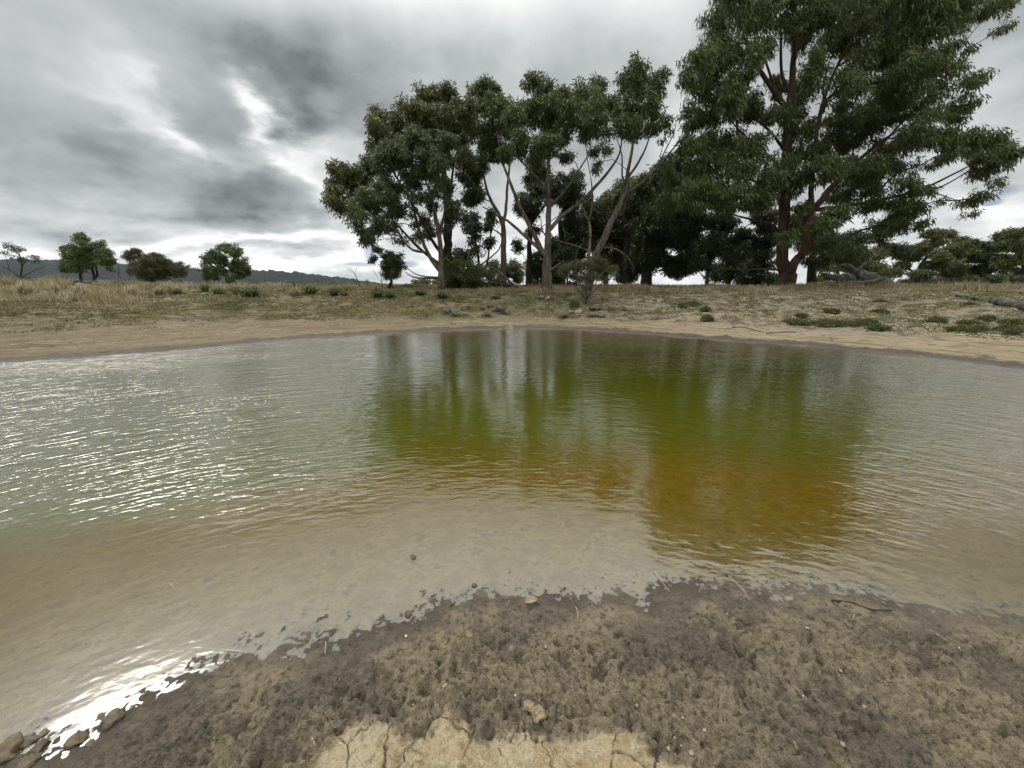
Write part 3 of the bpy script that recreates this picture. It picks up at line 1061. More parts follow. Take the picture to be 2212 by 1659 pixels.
tree('eucalypt_tree', 'thin sapling clump with sparse hanging leaves, right of the dark double trunk', 'tree', 32, T1,
    [[(1150, 1600, .12), (1140, 1380, .10), (1110, 1200, .08), (1060, 1060, .04)],
     [(1150, 1480, .09), (1200, 1400, .08), (1230, 1180, .06), (1240, 1060, .03)],
     [(1180, 1420, .06), (1290, 1290, .05), (1310, 1200, .02)]],
    [(1040, 1050, 70, 80), (1100, 1130, 60, 70), (1200, 1130, 45, 70), (1230, 1060, 40, 50), (1210, 1240, 50, 60), (1120, 1250, 50, 60, .7), (1050, 1340, 90, 60, .8)],
    MAT['bark_dark'], MAT['leaf_dark'], GUM, cr=.42, L=.26, W=.075, lai=1.6)
tree('eucalypt_tree', 'black-trunked gum seen behind the left limbs of the many-stemmed gum', 'tree', 33, T2,
    [[(308, 1620, .24), (310, 1400, .21), (315, 1200, .18), (325, 950, .13), (330, 760, .07)],
     [(315, 1180, .10), (400, 1050, .08), (520, 920, .05)], [(318, 1150, .08), (250, 1080, .06), (200, 1020, .03)]],
    [(230, 1020, 60, 70), (300, 1080, 70, 80), (370, 960, 80, 80), (330, 880, 80, 60), (550, 880, 100, 80), (600, 980, 70, 80), (480, 940, 80, 70),
     (340, 740, 70, 60), (300, 1180, 50, 50), (250, 1290, 40, 50), (590, 1090, 60, 60), (620, 850, 50, 50), (420, 850, 60, 60), (360, 1440, 80, 70), (470, 1470, 60, 80)],
    MAT['bark_dark'], MAT['leaf_dark'], GUM, cr=.48, L=.26, W=.08, lai=2.0)
tree('eucalypt_tree', 'many-stemmed gum with brownish peeling limbs fanning out, centre of the picture', 'tree', 25, T2,
    [[(428, 1610, .34), (430, 1520, .30), (430, 1440, .28), (432, 1370, .22), (436, 1250, .18), (440, 1050, .15), (440, 850, .12), (442, 700, .09), (470, 560, .06), (480, 420, .03)],
     [(425, 1390, .17), (400, 1340, .16), (340, 1220, .14), (260, 1060, .12), (200, 920, .09), (165, 830, .08), (120, 700, .05), (100, 560, .03)],
     [(395, 1340, .13), (290, 1240, .10), (200, 1160, .08), (100, 1090, .06), (0, 1040, .03)],
     [(440, 1200, .13), (520, 1110, .12), (630, 1030, .11), (740, 920, .09), (850, 790, .07), (915, 680, .05), (930, 560, .03)],
     [(430, 950, .09), (370, 860, .07), (300, 780, .06), (230, 700, .05), (190, 600, .03)],
     [(470, 1060, .08), (550, 930, .07), (640, 800, .05), (700, 700, .03)],
     [(440, 1460, .07), (470, 1450, .06), (540, 1400, .03)], [(430, 1240, .05), (400, 1200, .04), (390, 1120, .02)]],
    [(330, 260, 70, 60), (440, 280, 80, 70), (290, 340, 90, 80), (400, 380, 100, 80), (540, 290, 90, 70), (620, 290, 60, 70), (520, 400, 100, 80),
     (230, 420, 80, 80), (330, 480, 100, 80), (460, 500, 90, 80), (570, 370, 60, 80), (280, 600, 90, 70), (420, 620, 90, 60), (530, 600, 70, 60),
     (200, 560, 60, 60), (350, 690, 60, 40), (540, 690, 60, 50), (160, 650, 50, 60)],
    MAT['bark_pale'], MAT['leaf_green'], GUM, cr=.42, L=.24, W=.065, lai=1.9)
tree('eucalypt_tree', 'leaning pale gum with open forked limbs behind the round shrub', 'tree', 24, T2,
    [[(700, 1640, .26), (740, 1400, .22), (800, 1270, .20), (860, 1140, .18), (920, 1020, .15), (958, 900, .12), (970, 800, .10), (1000, 640, .07), (1000, 520, .04)],
     [(958, 960, .09), (1050, 890, .08), (1150, 790, .07), (1230, 700, .055), (1300, 620, .035), (1360, 560, .015)],
     [(1150, 790, .05), (1200, 700, .04), (1270, 560, .025), (1290, 480, .012)], [(1260, 660, .03), (1330, 560, .02), (1350, 500, .01)],
     [(968, 860, .08), (1030, 760, .07), (1090, 640, .05), (1120, 540, .03)],
     [(960, 900, .06), (930, 830, .05), (930, 700, .04), (900, 600, .02)],
     [(705, 1500, .11), (705, 1400, .10), (720, 1200, .08), (690, 1090, .06), (640, 1000, .03)],
     [(718, 1180, .07), (735, 1000, .05), (722, 850, .03)], [(715, 1330, .05), (620, 1300, .04), (520, 1270, .03), (430, 1250, .015)],
     [(790, 1330, .06), (880, 1320, .05), (950, 1360, .04), (1000, 1430, .03), (1005, 1490, .015)], [(920, 1340, .03), (960, 1420, .025), (930, 1480, .012)],
     [(690, 1480, .04), (620, 1380, .03), (660, 1290, .02)]],
    [(1060, 120, 80, 70), (950, 180, 70, 80), (1150, 170, 70, 80), (1030, 240, 90, 60), (1160, 270, 40, 60), (780, 250, 80, 60), (720, 330, 90, 80),
     (830, 330, 80, 80), (690, 430, 80, 90), (800, 450, 90, 90), (960, 370, 100, 60), (1000, 450, 110, 90), (1110, 380, 90, 60), (1120, 490, 70, 80),
     (1040, 560, 70, 60), (900, 490, 80, 60), (740, 540, 70, 70), (1200, 440, 50, 70, .6), (760, 660, 80, 40), (750, 760, 50, 50, .7), (830, 570, 40, 40), (1230, 540, 40, 50, .3)],
    MAT['bark_pale'], MAT['leaf_green'], GUM, cr=.40, L=.24, W=.06, lai=1.6, tint0=.05)
BEL = 'dark trees closing the view behind the gums'
tree('dense_tree', 'dark tree filling the gap between the many-stemmed and the leaning gum', 'tree', 34, T2,
    [[(528, 1620, .30), (525, 1300, .22), (520, 1100, .12), (600, 1000, .05)]],
    [(620, 1150, 90, 90), (560, 1230, 70, 80), (660, 1250, 80, 80), (480, 1330, 60, 80), (480, 1440, 60, 60), (560, 1380, 70, 70), (720, 1060, 80, 80), (700, 960, 60, 40), (640, 1330, 60, 60)],
    MAT['bark_dark'], MAT['leaf_dark'], BEL, cr=.55, L=.28, W=.09, lai=2.0, dens=1.3)
tree('dense_tree', 'dark bushy tree with a yellowish top behind the leaning gum', 'tree', 35, T2,
    [[(958, 1620, .34), (955, 1300, .26), (940, 1100, .15), (1000, 900, .06)]],
    [(840, 1010, 100, 90), (930, 1100, 110, 100), (980, 950, 110, 80), (1075, 870, 80, 50), (900, 1250, 90, 90), (990, 1220, 100, 90), (900, 1380, 90, 70),
     (960, 1450, 80, 60), (860, 960, 70, 50), (1050, 1080, 90, 90), (1020, 1360, 70, 60)],
    MAT['bark_dark'], MAT['leaf_olive'], BEL, cr=.58, L=.28, W=.09, lai=2.1, dens=1.3)
tree('dense_tree', 'broad dark tree reaching to the ground left of the giant red-barked gum', 'tree', 32, T2,
    [[(1085, 1620, .42), (1090, 1400, .34), (1100, 1200, .24), (1180, 950, .10), (1230, 800, .05)], [(1095, 1300, .15), (1250, 1150, .10), (1350, 1000, .05)]],
    [(1180, 860, 90, 80), (1250, 790, 100, 70), (1330, 760, 80, 60), (1160, 980, 110, 90), (1280, 920, 110, 100), (1380, 900, 90, 120), (1120, 1130, 110, 90),
     (1250, 1080, 120, 90), (1380, 1080, 100, 100), (1080, 1290, 90, 80), (1190, 1250, 110, 90), (1330, 1230, 120, 90), (1060, 1400, 80, 60), (1150, 1400, 90, 60),
     (1290, 1370, 110, 80), (1400, 1380, 80, 80), (1250, 1470, 70, 30), (1340, 660, 60, 60)],
    MAT['bark_dark'], MAT['leaf_dark'], BEL, cr=.58, L=.28, W=.09, lai=2.2, tint0=.06, dens=1.3)
tree('dense_tree', 'small-trunked dark tree standing just left of the giant red-barked gum', 'tree', 30, T4,
    [[(340, 1420, .16), (350, 1300, .13), (362, 1180, .11), (400, 1000, .07)], [(352, 1290, .06), (300, 1260, .05), (270, 1220, .02)]],
    [(150, 420, 150, 100), (400, 450, 160, 120), (200, 650, 150, 120), (500, 700, 150, 120), (150, 900, 130, 120), (400, 950, 150, 110), (700, 850, 150, 120),
     (900, 950, 150, 110), (650, 1050, 130, 70), (250, 1090, 110, 70), (900, 700, 120, 120), (860, 560, 110, 90), (130, 1080, 70, 60)],
    MAT['bark_pale'], MAT['leaf_dark'], BEL, cr=.50, L=.27, W=.075, lai=2.0, depth=2, tint0=.08, dens=1.4, droop=1.0)
tree('dense_tree', 'dim tree with low sweeping branches just right of the giant red-barked gum', 'tree', 30, T4,
    [[(1420, 1400, .34), (1415, 1200, .26), (1430, 1000, .16), (1480, 800, .06)], [(1420, 1150, .12), (1600, 1020, .09), (1800, 980, .06), (2050, 900, .03)]],
    [(1400, 850, 150, 110), (1600, 900, 170, 110), (1500, 1050, 150, 60, .7), (1750, 1000, 150, 80), (1900, 950, 150, 90), (2000, 1070, 100, 50, .7), (1350, 700, 120, 100),
     (2150, 900, 130, 80), (2300, 980, 120, 70)],
    MAT['bark_dark'], MAT['leaf_dark'], BEL, cr=.50, L=.27, W=.075, lai=1.8, dens=1.3)
tree('dense_tree', 'dark far trees closing the gap low between small-trunked tree and giant gum', 'tree', 39, T4,
    [[(560, 1400, .24), (570, 1250, .18), (600, 1050, .08)], [(565, 1300, .10), (850, 1220, .06), (980, 1180, .03)]],
    [(430, 1180, 120, 80), (600, 1150, 130, 90), (760, 1180, 130, 90), (920, 1180, 120, 90), (520, 1290, 100, 60, .8), (700, 1300, 120, 60), (880, 1310, 120, 60), (1010, 1300, 80, 70), (300, 1010, 130, 100), (620, 980, 150, 100), (880, 1050, 140, 100)],
    MAT['bark_dark'], MAT['leaf_dark'], BEL, cr=.62, L=.3, W=.1, lai=2.1, dens=1.3)
tree('dense_tree', 'dim far tree low behind the right limb of the giant gum', 'tree', 40, T4,
    [[(1700, 1400, .22), (1690, 1250, .16), (1660, 1050, .06)]],
    [(1500, 1180, 90, 70, .7), (1620, 1120, 120, 80), (1760, 1150, 110, 70, .8), (1900, 1100, 120, 80), (1640, 1000, 130, 80), (1560, 1280, 70, 60, .6), (1850, 1200, 120, 60, .7), (2050, 1150, 110, 70)],
    MAT['bark_dark'], MAT['leaf_olive'], BEL, cr=.62, L=.3, W=.1, lai=1.9, dens=1.2)
tree('dense_tree', 'dark tree filling behind the leaning gum and the broad dark tree', 'tree', 38, T2,
    [[(820, 1620, .26), (820, 1400, .2), (830, 1150, .1)]],
    [(760, 1180, 110, 100), (870, 1150, 110, 100), (820, 1300, 100, 90), (760, 1400, 70, 70, .7), (1050, 1180, 120, 110), (1120, 1000, 110, 100), (1000, 1020, 110, 80), (1200, 1150, 120, 100), (680, 1180, 90, 90)],
    MAT['bark_dark'], MAT['leaf_dark'], BEL, cr=.62, L=.3, W=.1, lai=2.1, dens=1.2)
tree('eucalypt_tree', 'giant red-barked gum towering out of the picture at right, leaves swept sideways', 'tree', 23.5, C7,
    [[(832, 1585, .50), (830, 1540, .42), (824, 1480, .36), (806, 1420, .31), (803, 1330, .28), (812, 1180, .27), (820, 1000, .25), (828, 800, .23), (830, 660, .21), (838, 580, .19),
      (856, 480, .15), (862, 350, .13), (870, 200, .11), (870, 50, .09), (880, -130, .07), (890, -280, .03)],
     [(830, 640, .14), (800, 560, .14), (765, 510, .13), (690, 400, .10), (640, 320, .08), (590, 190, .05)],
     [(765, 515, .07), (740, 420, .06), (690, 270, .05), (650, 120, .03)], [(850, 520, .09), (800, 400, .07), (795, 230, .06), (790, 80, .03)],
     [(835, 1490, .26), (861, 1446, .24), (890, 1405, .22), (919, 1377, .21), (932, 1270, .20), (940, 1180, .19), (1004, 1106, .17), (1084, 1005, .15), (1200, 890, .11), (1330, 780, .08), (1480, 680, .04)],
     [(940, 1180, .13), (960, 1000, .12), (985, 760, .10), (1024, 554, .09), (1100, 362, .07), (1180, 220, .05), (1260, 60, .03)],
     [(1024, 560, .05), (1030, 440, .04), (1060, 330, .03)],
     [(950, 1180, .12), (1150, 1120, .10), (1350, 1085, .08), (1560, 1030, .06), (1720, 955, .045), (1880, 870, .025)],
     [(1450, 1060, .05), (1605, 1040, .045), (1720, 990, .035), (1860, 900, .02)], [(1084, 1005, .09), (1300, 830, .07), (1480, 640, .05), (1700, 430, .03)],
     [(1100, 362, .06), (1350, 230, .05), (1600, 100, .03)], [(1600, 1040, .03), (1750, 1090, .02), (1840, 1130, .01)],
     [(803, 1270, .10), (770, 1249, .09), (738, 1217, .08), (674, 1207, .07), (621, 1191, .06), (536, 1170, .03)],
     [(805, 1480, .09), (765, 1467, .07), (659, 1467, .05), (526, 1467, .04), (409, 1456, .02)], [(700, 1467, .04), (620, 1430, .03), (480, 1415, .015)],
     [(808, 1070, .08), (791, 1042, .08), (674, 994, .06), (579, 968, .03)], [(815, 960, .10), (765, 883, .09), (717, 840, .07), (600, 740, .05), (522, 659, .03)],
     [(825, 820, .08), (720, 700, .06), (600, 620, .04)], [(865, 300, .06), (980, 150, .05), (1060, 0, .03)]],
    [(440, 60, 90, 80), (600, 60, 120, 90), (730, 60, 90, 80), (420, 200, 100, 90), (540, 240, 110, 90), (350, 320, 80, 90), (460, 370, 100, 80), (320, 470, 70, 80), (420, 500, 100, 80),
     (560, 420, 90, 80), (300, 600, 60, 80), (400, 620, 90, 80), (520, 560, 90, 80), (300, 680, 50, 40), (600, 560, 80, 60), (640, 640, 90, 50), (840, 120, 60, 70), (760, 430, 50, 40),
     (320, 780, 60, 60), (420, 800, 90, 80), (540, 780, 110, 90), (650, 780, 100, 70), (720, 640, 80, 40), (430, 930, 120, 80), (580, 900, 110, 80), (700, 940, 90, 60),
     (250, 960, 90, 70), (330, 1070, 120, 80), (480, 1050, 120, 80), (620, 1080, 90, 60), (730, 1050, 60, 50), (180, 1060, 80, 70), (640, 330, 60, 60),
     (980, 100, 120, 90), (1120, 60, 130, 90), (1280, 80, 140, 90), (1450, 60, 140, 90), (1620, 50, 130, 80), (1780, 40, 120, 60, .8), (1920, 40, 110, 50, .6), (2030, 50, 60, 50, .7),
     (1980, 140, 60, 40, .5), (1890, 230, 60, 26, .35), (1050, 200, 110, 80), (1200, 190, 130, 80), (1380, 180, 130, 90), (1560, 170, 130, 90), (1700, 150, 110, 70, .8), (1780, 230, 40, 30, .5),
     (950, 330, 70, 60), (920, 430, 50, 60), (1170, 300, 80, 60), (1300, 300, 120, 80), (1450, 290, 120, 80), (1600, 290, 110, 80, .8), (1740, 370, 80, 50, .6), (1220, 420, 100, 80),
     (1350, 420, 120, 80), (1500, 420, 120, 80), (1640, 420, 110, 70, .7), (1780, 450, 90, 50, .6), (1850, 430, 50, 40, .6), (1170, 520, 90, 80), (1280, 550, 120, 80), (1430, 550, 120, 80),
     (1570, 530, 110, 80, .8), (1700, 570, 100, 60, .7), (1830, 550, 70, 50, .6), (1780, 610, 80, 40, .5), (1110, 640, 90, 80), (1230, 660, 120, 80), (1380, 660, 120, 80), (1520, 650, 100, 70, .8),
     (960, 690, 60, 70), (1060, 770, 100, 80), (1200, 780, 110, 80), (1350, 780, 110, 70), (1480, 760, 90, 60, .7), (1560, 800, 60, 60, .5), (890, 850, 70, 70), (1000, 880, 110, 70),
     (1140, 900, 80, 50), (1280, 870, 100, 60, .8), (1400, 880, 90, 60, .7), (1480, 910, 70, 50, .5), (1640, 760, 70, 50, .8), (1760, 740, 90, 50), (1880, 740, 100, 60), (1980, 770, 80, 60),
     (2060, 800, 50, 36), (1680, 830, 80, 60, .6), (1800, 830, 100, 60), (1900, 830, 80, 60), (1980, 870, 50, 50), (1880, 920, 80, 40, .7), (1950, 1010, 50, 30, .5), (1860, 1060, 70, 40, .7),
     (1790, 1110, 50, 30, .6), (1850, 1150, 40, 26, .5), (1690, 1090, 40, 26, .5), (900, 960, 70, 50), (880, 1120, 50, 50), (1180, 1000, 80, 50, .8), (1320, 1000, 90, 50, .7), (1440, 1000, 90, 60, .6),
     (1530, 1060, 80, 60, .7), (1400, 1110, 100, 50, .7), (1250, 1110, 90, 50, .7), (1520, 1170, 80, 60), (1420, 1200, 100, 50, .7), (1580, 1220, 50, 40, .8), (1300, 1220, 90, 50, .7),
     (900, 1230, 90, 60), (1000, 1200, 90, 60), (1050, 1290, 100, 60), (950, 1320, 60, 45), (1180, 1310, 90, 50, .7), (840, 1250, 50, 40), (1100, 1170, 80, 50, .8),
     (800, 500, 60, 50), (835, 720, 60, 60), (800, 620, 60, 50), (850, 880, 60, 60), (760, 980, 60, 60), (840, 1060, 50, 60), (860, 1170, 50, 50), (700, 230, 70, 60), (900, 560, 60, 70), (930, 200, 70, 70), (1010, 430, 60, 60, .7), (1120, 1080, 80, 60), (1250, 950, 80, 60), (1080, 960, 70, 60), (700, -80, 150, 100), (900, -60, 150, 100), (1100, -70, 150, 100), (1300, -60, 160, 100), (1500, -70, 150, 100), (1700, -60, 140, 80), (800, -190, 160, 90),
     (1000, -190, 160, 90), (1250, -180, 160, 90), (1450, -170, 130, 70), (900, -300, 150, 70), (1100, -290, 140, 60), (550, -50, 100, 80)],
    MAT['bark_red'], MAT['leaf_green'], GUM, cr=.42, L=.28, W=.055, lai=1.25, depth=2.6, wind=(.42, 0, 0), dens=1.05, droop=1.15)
FARR = 'flat-topped trees beyond the right end of the bank'
def dark_tree(name, label, T, Y, trunk, blobs, leaf, group, **kw):
    return tree(name, label, 'tree', Y, T, trunk, blobs, MAT['bark_dark'], MAT[leaf], group, **kw)
HK = dict(cr=.75, L=.42, W=.13, lai=2.2, flat=.6, depth=3, dens=1.9)
dark_tree('spreading_tree', 'umbrella-topped tree behind the fallen grey stump', T6, 58, [[(920, 1060, .35), (960, 800, .25), (1100, 560, .14), (1150, 400, .05)], [(950, 900, .15), (780, 700, .06)]],
    [(1150, 360, 120, 50), (1080, 440, 120, 60), (1000, 560, 130, 60), (1200, 600, 120, 50), (900, 680, 120, 60), (1100, 740, 140, 50), (1000, 850, 150, 50), (760, 760, 110, 60), (700, 620, 110, 60),
     (560, 560, 120, 70), (430, 620, 120, 60), (620, 820, 120, 60), (850, 930, 140, 50), (480, 780, 100, 50)], 'leaf_olive', FARR, **HK)
dark_tree('spreading_tree', 'rounded olive tree right of the umbrella-topped tree, against the white sky', T6, 60, [[(1490, 1060, .32), (1485, 850, .24), (1470, 600, .14), (1470, 460, .05)], [(1480, 780, .14), (1330, 600, .06)]],
    [(1300, 370, 80, 50), (1480, 420, 100, 60), (1350, 500, 130, 60), (1550, 520, 100, 60), (1450, 620, 140, 60), (1350, 760, 140, 50), (1560, 760, 110, 50), (1250, 860, 120, 50), (1600, 640, 90, 50), (1480, 900, 110, 50, .7)], 'leaf_olive', FARR, **HK)
dark_tree('spreading_tree', 'lower tree in the dip between the rounded olive tree and the picture edge', T6, 62, [[(1800, 1060, .28), (1800, 850, .20), (1790, 640, .06)]],
    [(1700, 520, 100, 50), (1850, 540, 100, 50), (1650, 640, 100, 50), (1780, 640, 110, 50), (1900, 640, 90, 50), (1750, 740, 100, 50), (1680, 860, 100, 40), (1860, 780, 80, 50)], 'leaf_dark', FARR, **HK)
dark_tree('spreading_tree', 'high rounded tree cut off by the right edge of the picture', T6, 57, [[(2230, 1060, .35), (2220, 800, .26), (2150, 560, .14), (2120, 400, .05)]],
    [(2100, 340, 120, 50), (1980, 420, 100, 50), (2200, 400, 100, 70), (2050, 500, 110, 60), (2250, 520, 120, 70), (2000, 690, 120, 50), (2130, 700, 110, 60), (2280, 680, 110, 70), (2330, 420, 110, 80), (2100, 800, 130, 50), (2260, 830, 120, 60)], 'leaf_olive', FARR, **HK)
for i, (x, y, rx, lab) in enumerate([(1180, 960, 170, 'dark thicket under the umbrella-topped tree'), (1640, 960, 150, 'low dark thicket under the rounded olive tree'),
                                     (1880, 950, 140, 'dark thicket left of the pale dead sapling'), (2150, 930, 170, 'dark thicket at the right edge under the high rounded tree')]):
    tree('thicket', lab, 'bush', 55 - i, T6, [[(x, 1060, .10), (x + 10, 1000, .08), (x, y - 30, .03)]], [(x - rx * .5, y, rx * .6, 60), (x + rx * .5, y + 10, rx * .6, 55), (x, y - 40, rx * .6, 50), (x, y + 50, rx, 45)],
         MAT['bark_dark'], MAT['leaf_dark'], 'dark thickets below the far right trees', cr=.7, L=.36, W=.12, lai=2.0, depth=1.5)
# ---- trees of the open paddock at left
PAD = 'scattered trees in the paddock at left'
tree('paddock_tree', 'bushy tree with two leaning trunks, left of the low brown bush', 'tree', 50, C1,
    [[(715, 610, .16), (700, 520, .14), (690, 480, .12), (640, 400, .06), (610, 340, .03)], [(730, 590, .15), (815, 560, .16), (810, 480, .14), (790, 380, .09), (740, 250, .04)],
     [(815, 560, .12), (850, 520, .12), (838, 450, .10), (835, 330, .06), (860, 240, .03)]],
    [(690, 200, 50, 40), (640, 280, 90, 50), (740, 260, 90, 60), (850, 240, 60, 40), (610, 350, 60, 60), (700, 340, 90, 60), (800, 320, 90, 60, .8), (900, 300, 50, 60), (930, 370, 40, 60, .8),
     (600, 430, 50, 50), (560, 470, 30, 26), (680, 420, 80, 50), (880, 400, 70, 50, .7), (960, 470, 30, 20, .6), (780, 420, 50, 40, .7)],
    MAT['bark_dark'], MAT['leaf_green'], PAD, cr=.50, L=.30, W=.11, lai=2.0, depth=1.5)
tree('paddock_bush', 'low brownish-olive bush leaning right, beside the tall straw grass', 'bush', 44, C1,
    [[(1345, 625, .12), (1335, 590, .10), (1300, 520, .07), (1230, 400, .03)], [(1338, 600, .08), (1250, 540, .06), (1150, 470, .02)], [(1342, 600, .08), (1420, 520, .06), (1480, 440, .02)],
     [(1344, 600, .07), (1480, 550, .05), (1580, 500, .02)]],
    [(1200, 360, 80, 50), (1160, 430, 60, 50), (1280, 400, 90, 50), (1380, 420, 90, 50), (1480, 440, 90, 46), (1560, 480, 70, 40), (1200, 490, 80, 46), (1320, 500, 100, 50), (1450, 510, 100, 40), (1590, 520, 50, 30), (1210, 320, 40, 25), (1360, 370, 60, 30)],
    MAT['bark_dark'], MAT['leaf_scrub'], PAD, cr=.40, L=.24, W=.05, lai=2.0, depth=1.2, droop=-.5)
tree('paddock_tree', 'compact round-headed tree alone against the low clouds', 'tree', 52, C1,
    [[(1985, 615, .20), (1980, 570, .17), (1960, 500, .10), (1940, 380, .04)], [(1984, 590, .12), (2040, 540, .09), (2080, 420, .03)], [(1982, 590, .12), (1900, 560, .08), (1860, 450, .03)]],
    [(1960, 280, 80, 50), (1860, 320, 70, 50), (2040, 310, 60, 50), (1830, 400, 50, 60), (1930, 380, 80, 60), (2060, 390, 80, 60), (2120, 430, 40, 50), (1820, 480, 50, 50), (1920, 470, 80, 50), (2040, 480, 90, 50), (2110, 490, 50, 40), (1880, 530, 60, 30), (2000, 540, 60, 26, .6)],
    MAT['bark_dark'], MAT['leaf_green'], PAD, cr=.50, L=.30, W=.11, lai=2.0, depth=1.6)
tree('sparse_tree', 'half-bare spindly tree at the left edge of the picture', 'tree', 38, C1,
    [[(185, 600, .09), (182, 540, .08), (190, 440, .06), (178, 360, .045), (120, 290, .03), (70, 240, .012)], [(190, 450, .04), (240, 390, .03), (330, 350, .012)], [(182, 560, .05), (80, 470, .035), (0, 430, .015)],
     [(182, 540, .04), (290, 480, .03), (400, 440, .01)], [(175, 350, .03), (160, 290, .02), (180, 260, .01)], [(80, 470, .03), (60, 380, .02), (30, 330, .01)], [(180, 560, .03), (300, 540, .02), (440, 520, .008)]],
    [(90, 270, 60, 26, .5), (140, 300, 40, 26, .5), (60, 320, 50, 18, .5), (180, 370, 50, 36, .6), (280, 360, 60, 26, .4), (320, 350, 40, 18, .4), (60, 250, 30, 20, .6)],
    MAT['bark_dark'], MAT['leaf_dark'], PAD, cr=.24, L=.18, W=.05, lai=.7, depth=.8)
tree('small_tree', 'small lopsided tree leaning left beside the lowest limb of the spreading gum', 'tree', 29, C2,
    [[(1388, 650, .14), (1400, 610, .12), (1420, 580, .10), (1412, 520, .07), (1390, 420, .04), (1300, 320, .02)], [(1410, 600, .06), (1460, 640, .05), (1540, 620, .02)]],
    [(1290, 300, 50, 36), (1270, 350, 30, 36), (1400, 350, 60, 40), (1450, 370, 60, 46), (1370, 420, 50, 50), (1430, 450, 70, 56), (1400, 510, 60, 46), (1470, 500, 40, 40), (1500, 350, 30, 20)],
    MAT['bark_dark'], MAT['leaf_green'], None, cr=.28, L=.20, W=.055, lai=1.9, depth=.7)
tree('shrub', 'round olive shrub on many bare stems in front of the leaning gum', 'shrub', 20.5, C3,
    [[(1345, 725, .06), (1340, 690, .05), (1300, 600, .03), (1230, 500, .015)], [(1345, 720, .04), (1290, 660, .03), (1200, 560, .012)], [(1347, 720, .045), (1350, 640, .03), (1340, 520, .012)],
     [(1350, 720, .045), (1390, 640, .03), (1430, 500, .012)], [(1350, 720, .04), (1430, 640, .03), (1540, 530, .012)], [(1348, 715, .03), (1320, 620, .02), (1290, 480, .01)], [(1350, 710, .03), (1410, 610, .02), (1500, 480, .01)]],
    [(1150, 470, 60, 40, .7), (1220, 440, 60, 40), (1180, 540, 60, 40, .8), (1300, 470, 70, 56), (1260, 550, 60, 36), (1400, 450, 70, 56), (1480, 470, 70, 56), (1560, 500, 60, 46, .7), (1500, 550, 60, 36), (1370, 550, 70, 40), (1430, 400, 50, 30), (1340, 420, 60, 36)],
    MAT['bark_pale'], MAT['leaf_scrub'], None, cr=.24, L=.12, W=.022, lai=1.5, depth=.8, droop=-.2, twig=.006)
SCR = 'scrub under the gums'
tree('scrub_bush', 'tangled olive scrub behind the pale fallen limb', 'bush', 28, C3,
    [[(520, 665, .06), (520, 600, .05), (480, 500, .02)], [(522, 650, .05), (600, 580, .03), (660, 560, .012)], [(520, 650, .05), (420, 560, .03), (340, 520, .012)]],
    [(420, 490, 80, 50), (550, 560, 90, 50), (350, 560, 80, 50), (650, 600, 80, 36), (480, 610, 80, 36), (250, 590, 60, 46, .7), (330, 620, 80, 30)],
    MAT['bark_dark'], MAT['leaf_scrub'], SCR, cr=.32, L=.2, W=.035, lai=1.7, depth=1.0, droop=.1)
tree('scrub_bush', 'rounded olive bush between the slender grey trunk and the black trunk', 'bush', 45, C3,
    [[(640, 650, .10), (640, 560, .08), (640, 440, .03)]], [(530, 440, 70, 46), (730, 430, 80, 50), (630, 450, 80, 50), (780, 520, 60, 50), (560, 540, 80, 50), (680, 540, 90, 50), (500, 500, 50, 50)],
    MAT['bark_dark'], MAT['leaf_olive'], SCR, cr=.55, L=.3, W=.08, lai=2.0, depth=1.5)
tree('scrub_bush', 'low dark bush under the drooping dead limb', 'bush', 38, C3,
    [[(1180, 650, .10), (1180, 560, .08), (1180, 470, .03)]], [(1120, 560, 80, 60), (1220, 590, 90, 46), (1180, 480, 80, 60), (1060, 590, 70, 50, .7), (900, 470, 90, 80), (950, 560, 70, 50), (880, 580, 60, 50)],
    MAT['bark_dark'], MAT['leaf_dark'], SCR, cr=.5, L=.28, W=.08, lai=1.9, depth=1.2)
ORD = ['leftmost', 'second from the left', 'third from the left', 'fourth from the left', 'fifth from the left', 'sixth from the left', 'seventh from the left',
       'eighth from the left', 'ninth from the left', 'tenth from the left', 'eleventh from the left', 'twelfth from the left', 'thirteenth from the left',
       'fourteenth from the left', 'fifteenth from the left', 'sixteenth from the left', 'seventeenth from the left', 'eighteenth from the left', 'nineteenth from the left', 'twentieth from the left']


def conv(T, x, y):
    return T[0] + x * T[2], T[1] + y * T[2]


